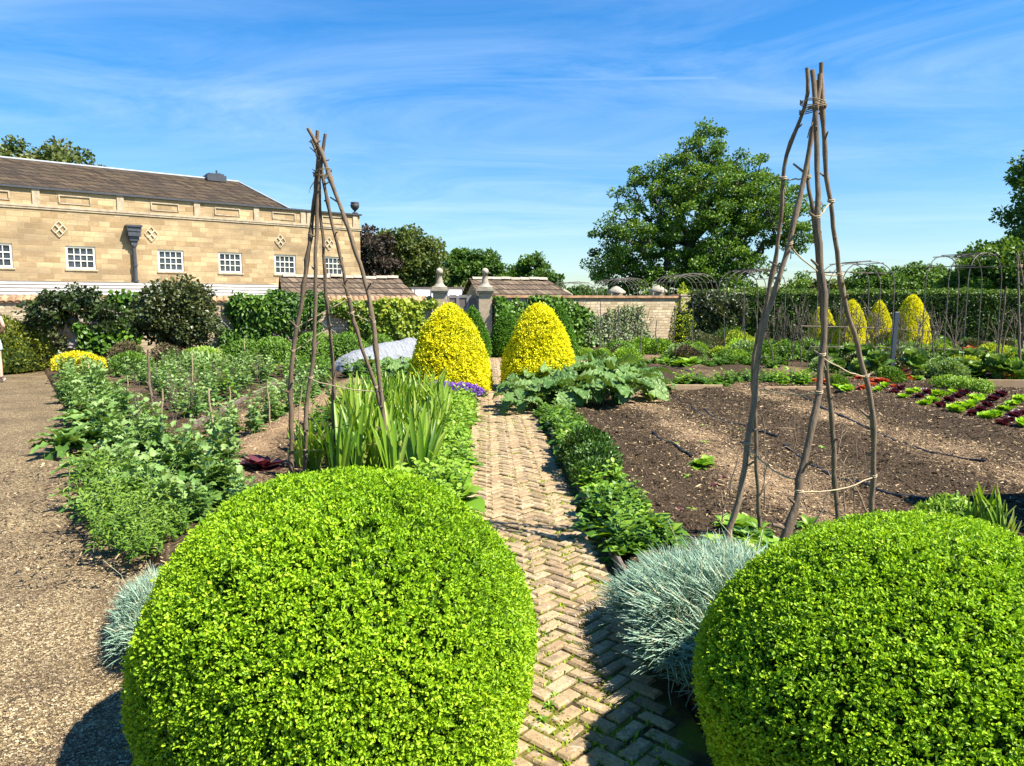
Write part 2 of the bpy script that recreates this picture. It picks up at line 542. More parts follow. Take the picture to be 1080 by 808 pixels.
def stone(name, c_lo, c_hi, bw, bh, mortar, ms=0.012, rub=0.0, coordrot=None, bstr=0.5, stain=0.35):
    """coursed stone in local x (along) and z (up)"""
    m, nt, out = newmat(name)
    tc = nd(nt, 'ShaderNodeTexCoord')
    sx = nd(nt, 'ShaderNodeSeparateXYZ')
    nt.links.new(tc.outputs['Object'], sx.inputs[0])
    cb = nd(nt, 'ShaderNodeCombineXYZ')
    nt.links.new(math_n(nt, 'ADD', sx.outputs[0], sx.outputs[1]), cb.inputs[0])
    nt.links.new(sx.outputs[2], cb.inputs[1])
    vec = cb.outputs[0]
    if rub:
        nz = noise(nt, vec, 2.5, 3, 0.5, out=1)
        vm = nd(nt, 'ShaderNodeVectorMath', operation='MULTIPLY_ADD')
        nt.links.new(nz, vm.inputs[0])
        vm.inputs[1].default_value = (rub, rub, 0)
        nt.links.new(vec, vm.inputs[2])
        vec = vm.outputs[0]
    bt = nd(nt, 'ShaderNodeTexBrick')
    nt.links.new(vec, bt.inputs['Vector'])
    bt.inputs['Color1'].default_value = (0, 0, 0, 1)
    bt.inputs['Color2'].default_value = (1, 1, 1, 1)
    bt.inputs['Mortar'].default_value = (0.5, 0.5, 0.5, 1)
    bt.inputs['Scale'].default_value = 1
    bt.inputs['Brick Width'].default_value = bw
    bt.inputs['Row Height'].default_value = bh
    bt.inputs['Mortar Size'].default_value = ms
    bt.inputs['Mortar Smooth'].default_value = 0.3
    bt.offset = 0.43
    bt.squash = 0.7
    bt.squash_frequency = 3
    fine = noise(nt, tc.outputs['Object'], 9, 6, 0.65)
    big = noise(nt, mapping(nt, tc.outputs['Object'], (0.35, 0.35, 1.3)), 1.0, 5, 0.6)
    f = math_n(nt, 'ADD', math_n(nt, 'MULTIPLY', bt.outputs['Color'], 0.42), math_n(nt, 'ADD', math_n(nt, 'MULTIPLY', fine, 0.45), math_n(nt, 'MULTIPLY', noise(nt, tc.outputs['Object'], 1.7, 5, .65), 0.25)))
    c = ramp(nt, f, [(0.28, c_lo), (0.82, c_hi)])
    mid = tuple((a + b) / 2 for a, b in zip(c_lo, c_hi))
    st = ramp(nt, big, [(0.42, (0, 0, 0)), (0.62, (1, 1, 1))])
    c = mixc(nt, math_n(nt, 'MULTIPLY', st, stain), c, tuple(a * 0.42 + 0.02 for a in mid))
    c = mixc(nt, bt.outputs['Fac'], c, mortar)
    h = math_n(nt, 'SUBTRACT', math_n(nt, 'MULTIPLY', fine, 0.6), bt.outputs['Fac'])
    principled(nt, out, c, 0.9, 0.2, bump(nt, h, bstr, 0.015))
    return m
M['house'] = stone('golden_ashlar', (0.28, 0.180, 0.083), (0.58, 0.425, 0.23), 0.62, 0.235, (0.34, 0.24, 0.145), 0.010, 0.03, bstr=0.6, stain=0.62)
M['rubble'] = stone('rubble_stone', (0.34, 0.25, 0.14), (0.66, 0.54, 0.35), 0.26, 0.095, (0.38, 0.295, 0.185), 0.012, 0.05, bstr=0.8)
M['trim'] = plain('dressed_stone', (0.42, 0.33, 0.22), 0.9, 0.2, 0.25, 5, 0.3)
M['cap'] = plain('grey_stone_cap', (0.36, 0.31, 0.23), 0.9, 0.2, 0.3, 6, 0.3)
M['ornament'] = plain('pale_tracery', (0.54, 0.46, 0.32), 0.85, 0.2, 0.15, 8)
M['slate'] = stone('stone_slate', (0.024, 0.016, 0.010), (0.115, 0.080, 0.046), 0.30, 0.20, (0.025, 0.018, 0.013), 0.022, 0.06, bstr=1.0, stain=0.45)
M['shedroof'] = stone('shed_stone_slate', (0.06, 0.040, 0.026), (0.24, 0.175, 0.115), 0.26, 0.17, (0.035, 0.025, 0.017), 0.02, 0.03, bstr=1.0, stain=0.3)
M['terra'] = plain('terracotta', (0.36, 0.21, 0.115), 0.85, 0.2, 0.45, 5, 0.2)
# ------------------------------------------------------------------ ground, beds, paths
def pathx(y):
    return 0.283 - 0.036 * y
def path_l(y):
    return pathx(y) - 0.50
def path_r(y):
    return pathx(y) + 0.49
def bed_xl(y):
    return min(-1.18, -1.80 - 0.68 * (y - 3.75))

def groundmat():
    m, nt, out = newmat('grass_ground')
    tc = nd(nt, 'ShaderNodeTexCoord')
    f = noise(nt, tc.outputs['Object'], 0.5, 8, 0.7)
    c = ramp(nt, f, [(0.3, (0.03, 0.06, 0.012)), (0.7, (0.09, 0.13, 0.03))])
    principled(nt, out, c, 0.95, 0.1, bump(nt, f, 0.5, 0.05))
    return m
mb = MB()
a = np.arange(48) * 2 * PI / 48
R_ = np.array([0, 30, 120, 500, 2500])
V = [(0, 0, -0.07)] + [(r * math.cos(t), r * math.sin(t), -0.07) for r in R_[1:] for t in a]
F3 = [(0, 1 + j, 1 + (j + 1) % 48) for j in range(48)]
F4 = [(1 + i * 48 + j, 1 + (i + 1) * 48 + j, 1 + (i + 1) * 48 + (j + 1) % 48, 1 + i * 48 + (j + 1) % 48) for i in range(3) for j in range(48)]
mb.add(V, F3)
mb.add(V, F4)
struct(mb.obj('ground', groundmat()))

def soilmat():
    m, nt, out = newmat('mulched_soil')
    tc = nd(nt, 'ShaderNodeTexCoord')
    o = tc.outputs['Object']
    at = nd(nt, 'ShaderNodeAttribute', attribute_name='v')
    fine = noise(nt, o, 42, 6, 0.7)
    med = noise(nt, o, 7, 5, 0.6)
    vo = nd(nt, 'ShaderNodeTexVoronoi')
    vo.inputs['Scale'].default_value = 55
    vo.inputs['Randomness'].default_value = 1
    nt.links.new(mapping(nt, o, (1, 0.55, 1)), vo.inputs['Vector'])
    c = ramp(nt, fine, [(0.25, (0.015, 0.009, 0.005)), (0.5, (0.062, 0.041, 0.022)), (0.78, (0.14, 0.094, 0.05))])
    chip = ramp(nt, vo.outputs['Color'], [(0.45, (0, 0, 0)), (0.95, (1, 1, 1))])
    dry = math_n(nt, 'MULTIPLY', at.outputs['Fac'], 1.0)
    c = mixc(nt, math_n(nt, 'MULTIPLY', chip, math_n(nt, 'MULTIPLY_ADD', dry, 1.0, 0.05)), c, (0.42, 0.285, 0.165))
    tan = ramp(nt, math_n(nt, 'ADD', math_n(nt, 'MULTIPLY', med, 0.5), math_n(nt, 'SUBTRACT', dry, 0.25)), [(0.42, (0, 0, 0)), (0.85, (1, 1, 1))])
    c = mixc(nt, math_n(nt, 'MULTIPLY', tan, 0.75), c, mixc(nt, fine, (0.20, 0.125, 0.068), (0.46, 0.31, 0.175)))
    h = math_n(nt, 'ADD', fine, math_n(nt, 'MULTIPLY', vo.outputs['Distance'], 0.8))
    principled(nt, out, c, 0.95, 0.15, bump(nt, h, 1.0, 0.03))
    return m
M['soil'] = soilmat()

def dryness(x, y):
    """how much straw and dry chip lies on the soil"""
    q = np.stack([x, y, 0 * x], -1)
    d = 0.27 + 0.22 * wob(q, 0.55, 6, 3) + 0.16 * wob(q, 1.7, 6, 13) + 0.16 * wob(q, 5.0, 6, 23)
    # pale bands where the rows were forked over
    for (c_, w_, a_) in ((2.15, .42, .50), (4.45, .45, .50), (6.6, .5, .4), (1.05, .6, -.34), (3.3, .5, -.30), (5.5, .45, -.25)):
        d = d + a_ * np.exp(-((x - c_ + 0.036 * (y - 8) + .14 * wob(q, .8, 4, 6)) / w_) ** 2) * (y > 4.6)
    # earthed-up sandy ridges left of the iris
    rid = np.exp(-((x + 2.75 + 0.045 * (y - 8.5)) / 0.36) ** 2) * ((y > 5.8) & (y < 14)) + 0.9 * np.exp(-((x + 3.45 + 0.045 * (y - 8.5)) / 0.24) ** 2) * ((y > 7.2) & (y < 12))
    d = d + 0.75 * rid
    return np.clip(d, 0, 1)

def bedz(x, y):
    q = np.stack([x, y, 0 * x], -1)
    z = 0.075 + 0.018 * wob(q, 2.2, 8) + 0.016 * wob(q, 9, 8, 9) + 0.011 * wob(q, 24, 8, 19)
    rid = np.exp(-((x + 2.75 + 0.045 * (y - 8.5)) / 0.22) ** 2) * ((y > 5.8) & (y < 14))
    z = z + 0.09 * rid
    fur = np.sin((x + 0.05 * y) * 2 * PI / 1.0)
    z = z + 0.020 * fur * (x > 1.0) * (y > 5)
    return z

def bed(name, xl, xr, y0, y1, ny, nx):
    ys = y0 + (y1 - y0) * np.linspace(0, 1, ny) ** 1.7
    ts = np.linspace(0, 1, nx)
    ts = ts ** 1.6 if xr(10) > 0 else ts
    X = np.array([[xl(y) + (xr(y) - xl(y)) * t for t in ts] for y in ys])
    Y = np.repeat(ys[:, None], nx, 1)
    Z = bedz(X, Y)
    e = np.minimum.reduce([X - X[:, :1], X[:, -1:] - X, Y - y0 + 0.02, y1 - Y + 0.02])
    Z = -0.03 + (Z + 0.03) * np.clip(e / 0.07, 0, 1)
    mb = MB()
    grid(mb, X, Y, Z, dryness(X, Y).ravel())
    return struct(mb.obj(name, M['soil']))
bed('soil_bed', lambda y: bed_xl(y), lambda y: path_l(y) - 0.02, 1.0, 24.3, 380, 150)
bed('soil_bed', lambda y: path_r(y) + 0.035, lambda y: 24.0, 1.2, 29.0, 560, 420)

def gravelmat():
    m, nt, out = newmat('bound_gravel')
    tc = nd(nt, 'ShaderNodeTexCoord')
    o = tc.outputs['Object']
    vo = nd(nt, 'ShaderNodeTexVoronoi')
    vo.inputs['Scale'].default_value = 92
    nt.links.new(o, vo.inputs['Vector'])
    ve = nd(nt, 'ShaderNodeTexVoronoi', feature='DISTANCE_TO_EDGE')
    ve.inputs['Scale'].default_value = 92
    nt.links.new(o, ve.inputs['Vector'])
    sepc = nd(nt, 'ShaderNodeSeparateColor')
    nt.links.new(vo.outputs['Color'], sepc.inputs[0])
    c = ramp(nt, sepc.outputs[0], [(0.0, (0.085, 0.056, 0.028)), (0.35, (0.245, 0.172, 0.084)), (0.7, (0.40, 0.29, 0.145)), (1.0, (0.60, 0.48, 0.29))])
    big = noise(nt, mapping(nt, o, (1, 1, 1), (0, 0, -0.6)), 1.3, 6, 0.65)
    st = ramp(nt, big, [(0.42, (0, 0, 0)), (0.62, (1, 1, 1))])
    c = mixc(nt, math_n(nt, 'MULTIPLY', st, 0.5), c, (0.10, 0.068, 0.042))
    fine = noise(nt, o, 16, 4, 0.7)
    c = mixc(nt, math_n(nt, 'MULTIPLY', ramp(nt, fine, [(0.5, (0, 0, 0)), (0.7, (1, 1, 1))]), 0.5), c, (0.085, 0.056, 0.034))
    ed = ramp(nt, ve.outputs['Distance'], [(0.0, (0, 0, 0)), (0.09, (1, 1, 1))])
    c = mixc(nt, ed, (0.05, 0.034, 0.02), c)
    h = math_n(nt, 'ADD', ed, sepc.outputs[1])
    principled(nt, out, c, 0.85, 0.2, bump(nt, h, 1.0, 0.012))
    return m
M['gravel'] = gravelmat()
mb = MB()
ys = np.linspace(-4, 19.5, 48)
ts = np.linspace(0, 1, 24)
X = np.array([[-42 + (bed_xl(y) + 0.25 + 42) * t if y > 0.9 else -42 + (path_l(y) - 0.03 + 42) * t for t in ts] for y in ys])
Y = np.repeat(ys[:, None], 24, 1)
grid(mb, X, Y, -0.012 + 0.006 * wob(np.stack([X, Y, 0 * X], -1), 0.8))
struct(mb.obj('gravel_path', M['gravel']))

# loose pebbles on the near gravel
mb = MB()
n = 9000
py = 1.6 + 7.0 * RNG.random(n) ** 1.6
px = np.array([bed_xl(y) + 0.15 - 4.2 * RNG.random() for y in py])
ico = np.array([(0, 0, .8), (.9, 0, 0), (.25, .8, .1), (-.75, .5, 0), (-.7, -.55, .1), (.3, -.85, 0)])
icoF = np.array([(0, 1, 2), (0, 2, 3), (0, 3, 4), (0, 4, 5), (0, 5, 1)])
aa = RNG.uniform(0, 2 * PI, n)
scatter(mb, (ico, icoF), np.stack([px, py, np.full(n, -0.010)], 1), np.stack([np.cos(aa), np.sin(aa), RNG.normal(0, .2, n)], 1), np.stack([RNG.normal(0, .3, n), RNG.normal(0, .3, n), np.ones(n)], 1), RNG.uniform(0.0028, 0.0075, n), RNG.random(n), 0, True)
M['pebble'] = leafmat('pebble', [(0.08, 0.054, 0.028), (0.23, 0.16, 0.08), (0.37, 0.27, 0.135), (0.56, 0.45, 0.28)], 0, 0.8, 0.3, 0.0)
o = stuff(mb.obj('gravel', M['pebble']))
tag(o, 'loose tan and brown pebbles strewn over the gravel path', 'gravel')

# ---- brick path: herringbone bricks laid at forty five degrees
def brickmat():
    m, nt, out = newmat('buff_brick')
    tc = nd(nt, 'ShaderNodeTexCoord')
    o = tc.outputs['Object']
    at = nd(nt, 'ShaderNodeAttribute', attribute_name='v')
    c = ramp(nt, at.outputs['Fac'], [(0.0, (0.22, 0.155, 0.085)), (0.3, (0.325, 0.222, 0.118)), (0.65, (0.385, 0.277, 0.150)), (1.0, (0.46, 0.345, 0.20))])
    f = noise(nt, o, 90, 5, 0.7)
    g = noise(nt, o, 14, 5, 0.65)
    c = mixc(nt, ramp(nt, f, [(0.48, (0, 0, 0)), (0.66, (0.75, 0.75, 0.75))]), c, (0.14, 0.095, 0.058))
    c = mixc(nt, ramp(nt, g, [(0.50, (0, 0, 0)), (0.68, (0.75, 0.75, 0.75))]), c, (0.125, 0.10, 0.066))
    li = noise(nt, o, 33, 3, 0.5)
    c = mixc(nt, ramp(nt, li, [(0.60, (0, 0, 0)), (0.70, (0.6, 0.6, 0.6))]), c, (0.46, 0.41, 0.30))
    principled(nt, out, c, 0.88, 0.2, bump(nt, math_n(nt, 'ADD', f, g), 0.6, 0.006))
    return m
M['brick'] = brickmat()
def jointmat():
    m, nt, out = newmat('mossy_joint')
    tc = nd(nt, 'ShaderNodeTexCoord')
    f = noise(nt, tc.outputs['Object'], 5, 5, 0.6)
    g = noise(nt, tc.outputs['Object'], 120, 3, 0.6)
    c = ramp(nt, f, [(0.36, (0.045, 0.032, 0.02)), (0.48, (0.11, 0.085, 0.03)), (0.58, (0.15, 0.155, 0.022)), (0.72, (0.11, 0.16, 0.02))])
    principled(nt, out, c, 0.95, 0.1, bump(nt, g, 1.0, 0.006))
    return m
mb = MB()
ys = np.linspace(-2, 24.6, 60)
X = np.array([[path_l(y) - 0.03, path_r(y) + 0.03] for y in ys])
grid(mb, X, np.repeat(ys[:, None], 2, 1), np.full((60, 2), -0.004))
struct(mb.obj('path_base', jointmat()))

mb = MB()
W_ = 0.080
c45 = math.sqrt(0.5)
ax_len = math.atan(-0.036)
ux = np.array((math.cos(ax_len) * 0 + -0.036, 1.0)); ux = ux / np.linalg.norm(ux)   # along the path
vx = np.array((ux[1], -ux[0]))                                                         # across
joint = 0.009
cnt = 0
n_al = 260
for i in range(-40, 520):
    for j in range(-30, 520):
        for kind in (0, 1):
            # herringbone on a lattice of brick widths: period (1,1) and (3,-3)... unit cells
            a0 = i + 2 * j
            b0 = i - 2 * j
            if kind == 0:
                p, q, lx, ly = a0 + 1.0, b0 + 0.5, 2, 1
            else:
                p, q, lx, ly = a0 + 0.5, b0 + 2.0, 1, 2
            # rotate by 45 degrees so that the zigzags run along the path
            s = (p + q) * c45 * W_
            t = (p - q) * c45 * W_
            if not (-0.5 < t < 0.5) or s < 0 or s > 27:
                continue
            y = -2.0 + s
            cx_ = pathx(0) + ux[0] * y + vx[0] * t
            cy_ = y * ux[1] + vx[1] * t
            if abs(t) > 0.455:
                continue
            cnt += 1
            d45 = (ux + vx) * c45 if kind == 0 else (ux - vx) * c45
            ex = np.array((d45[0], d45[1], 0)); 
            tl = RNG.normal(0, 0.026, 2)
            a_ = RNG.normal(0, .022); ex = np.array((ex[0] * math.cos(a_) - ex[1] * math.sin(a_), ex[0] * math.sin(a_) + ex[1] * math.cos(a_), 0))
            ex = nrm(ex + np.array((0, 0, tl[0])))
            ez = nrm(np.array((RNG.normal(0, .022), RNG.normal(0, .022), 1)) - 0)
            ey = nrm(np.cross(ez, ex)); ez = np.cross(ex, ey)
            jl = joint + 0.001 + abs(RNG.normal(0, 0.004))
            bbox_bev(mb, (cx_ + RNG.normal(0, .002), cy_ + RNG.normal(0, .002), -0.022 + RNG.normal(0, .004)), (2 * W_ - jl * 1.1, W_ - jl * 1.2, 0.06), (ex, ey, ez), RNG.uniform(.006, .011), float(np.clip(RNG.normal(0.55, 0.24), 0, 1)))
print('bricks', cnt)
struct(mb.obj('brick_path', M['brick']))

# moss and little weeds in the joints
mb = MB()
n = 26000
s = 1.8 + 15 * RNG.random(n) ** 1.5
t = (RNG.integers(-3, 4, n) * 2 * 0.7071 * W_ * 1.0 + .7071 * W_ * RNG.choice([0, .5, -.5, 0.1], n)) + RNG.normal(0, 0.018, n)
keep = wob(np.stack([s * 1.0, t * 3, 0 * s], 1), 2.2) > -0.05
s, t = s[keep], t[keep]
n = len(s)
T_q = (np.array([(-.5, 0, 0), (.5, 0, 0), (.35, .7, .1), (0, 1, .05), (-.35, .7, .1)], float), np.array([(0, 1, 2, 3), (0, 3, 4, 4)])[:1])
T_tuft = (np.array([(-.35, 0, 0), (.35, 0, 0), (.25, 1, .2), (-.25, 1, .2)], float), np.array([(0, 1, 2, 3)]))
a = RNG.uniform(0, 2 * PI, n)
scatter(mb, T_tuft, np.stack([0.283 - 0.036 * s + t, s, np.full(n, -0.004)], 1), np.stack([np.cos(a), np.sin(a), RNG.uniform(0.3, 1.4, n)], 1), (0.1, 0.2, 1), RNG.uniform(0.006, 0.018, n), RNG.random(n), 0)
o = stuff(mb.obj('moss', M['yellowg']))
tag(o, 'yellow green moss in the joints of the brick path', 'moss')

# timber edging on both sides of the right bed
mb = MB()
y = 3.7
while y < 12.0:
    l = 1.5 + 0.3 * RNG.random()
    y1 = min(12, y + l)
    c = np.array(((path_r(y) + path_r(y1)) / 2 + 0.02, (y + y1) / 2, 0.022))
    ex = nrm(np.array((path_r(y1) - path_r(y), y1 - y, RNG.normal(0, 0.008))))
    bbox_bev(mb, c, (y1 - y - 0.006, 0.026, 0.115), (ex, nrm(np.cross((0, 0, 1), ex)), np.cross(ex, nrm(np.cross((0, 0, 1), ex)))), 0.004)
    y = y1
struct(mb.obj('kerb', M['board']))

# bark and straw chips lying on the soil
mb = MB()
def chips(n, xlo, xhi, ylo, yhi, dens_pow=1.0):
    y = ylo + (yhi - ylo) * RNG.random(n) ** 1.5
    x = xlo + (xhi - xlo) * RNG.random(n)
    x = np.where(x < path_r(y) + 0.1, path_r(y) + 0.12 + 0.5 * RNG.random(n), x) if xlo > 0 else x
    d = dryness(x, y)
    k = RNG.random(n) < (0.5 + d)
    return x[k], y[k], d[k]
chipT = (np.array([(-.5, -.5, 0), (.5, -.4, 0), (.45, .5, 0), (-.4, .45, 0), (-.45, -.45, .25), (.45, -.35, .3), (.4, .45, .2), (-.35, .4, .28)], float), BOXF)
for (n, xlo, xhi, ylo, yhi) in ((85000, 0.4, 8.8, 4.0, 14.5), (9000, -4.5, -1.0, 4.0, 12.5)):
    x, y, d = chips(n, xlo, xhi, ylo, yhi)
    n = len(x)
    z = bedz(x, y) + RNG.uniform(-0.003, 0.006, n)
    a = RNG.uniform(0, 2 * PI, n)
    sz = np.stack([RNG.uniform(.005, .015, n), RNG.uniform(.014, .055, n), RNG.uniform(.005, .014, n)], 1) * (.58 + .045 * y)[:, None]
    big = RNG.random(n) < 0.06
    sz[big] *= 1.7
    v = np.clip(RNG.normal(0.26, 0.28, n) + 0.75 * (d - 0.2), 0, 1)
    v = np.where(RNG.random(n) < .16, RNG.uniform(.72, 1, n), v)
    scatter(mb, chipT, np.stack([x, y, z], 1), np.stack([np.cos(a), np.sin(a), RNG.normal(0, .25, n)], 1), np.stack([RNG.normal(0, .3, n), RNG.normal(0, .3, n), np.ones(n)], 1), sz, v)
ng = 5200
yg = 4.0 + 10.5 * RNG.random(ng) ** 1.5
xg = path_r(yg) + .45 + 7.6 * RNG.random(ng)
kg = dryness(xg, yg) < .42
xg, yg = xg[kg], yg[kg]
ng = len(xg)
ag = RNG.uniform(0, 2 * PI, ng)
sg = np.stack([RNG.uniform(.7, 1.3, ng), RNG.uniform(.7, 1.3, ng), RNG.uniform(.6, 1.2, ng)], 1) * (RNG.uniform(.008, .030, ng) * (.8 + .03 * yg))[:, None]
scatter(mb, (ico, icoF), np.stack([xg, yg, bedz(xg, yg) - .002], 1), np.stack([np.cos(ag), np.sin(ag), RNG.normal(0, .3, ng)], 1), np.stack([RNG.normal(0, .4, ng), RNG.normal(0, .4, ng), np.ones(ng)], 1), sg, RNG.uniform(.05, .33, ng))
M['chip'] = leafmat('bark_chip', [(0.02, 0.013, 0.007), (0.07, 0.046, 0.025), (0.26, 0.175, 0.09), (0.54, 0.40, 0.225)], 0, 0.9, 0.15, 0.0)
o = stuff(mb.obj('mulch', M['chip']))
tag(o, 'dark bark and pale straw chips mulching the bare soil', 'mulch')
# ------------------------------------------------------------------ leaf templates
def leafT(n=4, w=0.35, fold=0.25, droop=0.6, wave=0.0, lobes=0, lobe_d=0.0, shape=1.0, waves=3, half=1, curl0=0.0, ph=0.0):
    """a leaf of unit length along y: folded at the rib, drooping, wavy or lobed"""
    ts = np.linspace(0, 1, n + 1)
    ang = curl0 - droop * ts
    dy = np.cos(ang); dz = np.sin(ang)
    y = np.concatenate([[0], np.cumsum((dy[1:] + dy[:-1]) / 2 / n)])
    z = np.concatenate([[0], np.cumsum((dz[1:] + dz[:-1]) / 2 / n)])
    cs = np.linspace(-1, 1, 2 * half + 1)
    V = []
    for i, t in enumerate(ts):
        wt = (math.sin(PI * min(1, max(0.0, t)) ** shape) ** 0.75) * w + 0.012
        if lobes:
            wt *= 1 - lobe_d * (0.5 + 0.5 * math.cos(2 * PI * lobes * t + ph))
        if i == n:
            wt = 0.008
        for c in cs:
            V.append((c * wt, y[i] + 0.10 * abs(c) * w * (1 if lobes else 0), z[i] + abs(c) * wt * fold + wave * abs(c) * math.sin(2 * PI * waves * t + (2.1 if c > 0 else 0) + ph)))
    k = len(cs)
    F = [(i * k + j, i * k + j + 1, (i + 1) * k + j + 1, (i + 1) * k + j) for i in range(n) for j in range(k - 1)]
    return np.array(V, float), np.array(F)

T_SMALL = (np.array([(0, 0, 0), (.42, .32, .12), (.36, .75, .10), (0, 1, -.02), (-.36, .75, .10), (-.42, .32, .12)], float) * np.array((0.62, 1, 1)), np.array([(0, 1, 2, 3), (0, 3, 4, 5)]))
T_QUAD = (np.array([(0, 0, 0), (.40, .5, .10), (0, 1, 0), (-.40, .5, .10)], float), np.array([(0, 1, 2), (0, 2, 3)]))
T_OVAL = leafT(3, 0.30, 0.3, 0.7)
T_BROAD = leafT(4, 0.36, 0.25, 0.8, 0.03)
T_LANCE = leafT(3, 0.15, 0.35, 0.9)
T_LOBED = leafT(9, 0.34, 0.22, 1.0, 0.05, 4, 0.55, 0.85, 3)
T_LOBED2 = leafT(9, 0.30, 0.3, 0.7, 0.06, 3.5, 0.5, 0.8, 4, 1, 0.2, 1.0)
T_ARTI = leafT(12, 0.20, 0.3, 1.0, 0.05, 5.5, 0.55, 0.8, 4)
T_FRILL = leafT(7, 0.48, 0.35, 0.3, 0.09, 0, 0, 0.75, 4, 1, 0.5)
T_BLADE = leafT(6, 0.028, 0.5, 0.22, 0, 0, 0, 0.55)
T_BLADE2 = leafT(6, 0.025, 0.5, 0.75, 0, 0, 0, 0.55)
T_HAIR = leafT(4, 0.017, 0.4, 0.85, 0, 0, 0, 0.5)

def rosette(mb, T, n, smin, smax, el0, el1, v0=0.2, v1=0.9, r0=0.0, base=(0, 0, 0), mi=0, jit=0.25, rise=0.0):
    """leaves around a crown: inner ones upright and small, outer ones low"""
    i = np.arange(n)
    az = i * 2.39996 + RNG.normal(0, jit, n)
    f = (i + 0.5) / n
    el = el1 + (el0 - el1) * f + RNG.normal(0, 0.14, n)
    s = (smin + (smax - smin) * np.sqrt(f)) * RNG.uniform(0.8, 1.15, n)
    d = np.stack([np.cos(az) * np.cos(el), np.sin(az) * np.cos(el), np.sin(el)], 1)
    nn = np.stack([-np.cos(az) * np.sin(el), -np.sin(az) * np.sin(el), np.cos(el)], 1)
    nn = nn + RNG.normal(0, 0.22, (n, 3))
    pos = np.array(base) + d * np.array((1, 1, 0)) * r0 + np.array((0, 0, 1)) * (rise * (1 - f))[:, None]
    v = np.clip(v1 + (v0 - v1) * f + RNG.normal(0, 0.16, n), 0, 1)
    scatter(mb, T, pos, d, nn, s, v, mi, True)

def stemplant(mb, T, h, n, s, lean=0.15, base=(0, 0), el=0.5, mi=0, smi=1, r=0.004, v0=0.2, v1=0.9, top=True):
    """one upright stem set with leaves"""
    az = RNG.uniform(0, 2 * PI)
    t = np.linspace(0, 1, 6)
    pts = np.stack([base[0] + lean * h * np.cos(az) * t ** 1.6, base[1] + lean * h * np.sin(az) * t ** 1.6, h * t], 1)
    tube(mb, pts, np.linspace(r, r * 0.5, 6), 4, 0.5, smi, True, False)
    f = 0.12 + 0.88 * (np.arange(n) + RNG.random(n)) / n
    pos = np.stack([np.interp(f, t, pts[:, k]) for k in range(3)], 1)
    a = np.arange(n) * 2.4 + RNG.normal(0, 0.4, n)
    e = el * (0.4 + f) + RNG.normal(0, 0.25, n)
    d = np.stack([np.cos(a) * np.cos(e), np.sin(a) * np.cos(e), np.sin(e)], 1)
    nn = np.stack([-np.cos(a) * np.sin(e), -np.sin(a) * np.sin(e), np.cos(e)], 1) + RNG.normal(0, .3, (n, 3))
    sz = s * (1.15 - 0.55 * f) * RNG.uniform(.75, 1.2, n)
    scatter(mb, T, pos, d, nn, sz, np.clip(v0 + (v1 - v0) * f + RNG.normal(0, .15, n), 0, 1), mi, True)

def mound(mb, T, n, R, H, s, v0=0.2, v1=0.9, mi=0, out=0.9, up=0.4, rnd=0.5, lump=0.12):
    """leafy mound: leaves through the outer shell of a dome"""
    u = RNG.random(n); a = RNG.uniform(0, 2 * PI, n)
    ct = u ** 0.8
    st = np.sqrt(1 - ct * ct)
    nn = np.stack([st * np.cos(a), st * np.sin(a), ct], 1)
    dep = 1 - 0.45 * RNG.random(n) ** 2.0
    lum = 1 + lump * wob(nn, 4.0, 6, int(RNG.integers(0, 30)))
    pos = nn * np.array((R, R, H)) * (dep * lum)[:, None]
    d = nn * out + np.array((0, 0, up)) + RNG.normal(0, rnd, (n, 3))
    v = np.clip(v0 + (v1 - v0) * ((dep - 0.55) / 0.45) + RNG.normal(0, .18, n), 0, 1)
    scatter(mb, T, pos, d, nn + RNG.normal(0, .5, (n, 3)), s * RNG.uniform(.7, 1.2, n), v, mi, True)

LIB = {}
def lib(key, fn, mats, nvar=3):
    LIB[key] = []
    for _ in range(nvar):
        mb = MB()
        fn(mb)
        LIB[key].append(mb.mesh(key, mats))

def plant(key, name, x, y, sc=1.0, label=None, group=None, z=None, cat='plant'):
    me = LIB[key][int(RNG.integers(0, len(LIB[key])))]
    if z is None:
        z = float(bedz(np.array(x), np.array(y))) - 0.012
    s = sc * RNG.uniform(0.85, 1.15)
    return put(name, me, (x, y, z), RNG.uniform(0, 2 * PI), (s, s, s * RNG.uniform(.9, 1.1)), label, cat, group)

def f_(fn, *a, **k):
    return lambda mb: fn(mb, *a, **k)

# poppy-like glaucous plants with jagged leaves
def g_poppy(mb):
    rosette(mb, T_LOBED, 20, .10, .24, 0.05, 1.25, .25, .85, .02)
    for _ in range(3):
        stemplant(mb, T_LOBED2, RNG.uniform(.22, .42), 12, .15, .2, RNG.normal(0, .07, 2), .5)
lib('poppy', g_poppy, [M['glauc'], M['stem']], 4)
# artichoke-like plant with long toothed leaves
def g_arti(mb):
    rosette(mb, T_ARTI, 26, .20, .42, 0.15, 1.25, .2, .8, .03)
lib('artichoke', g_arti, [M['glauc'], M['stem']], 3)
# broad bean
def g_bean(mb):
    for _ in range(5):
        stemplant(mb, T_OVAL, RNG.uniform(.28, .46), 13, .10, .12, RNG.normal(0, .06, 2), .55)
lib('bean', g_bean, [M['glauc'], M['stem']], 4)
def g_greenbean(mb):
    for _ in range(5):
        stemplant(mb, T_BROAD, RNG.uniform(.24, .42), 11, .11, .15, RNG.normal(0, .07, 2), .45)
lib('greenbean', g_greenbean, [M['green'], M['stem']], 3)
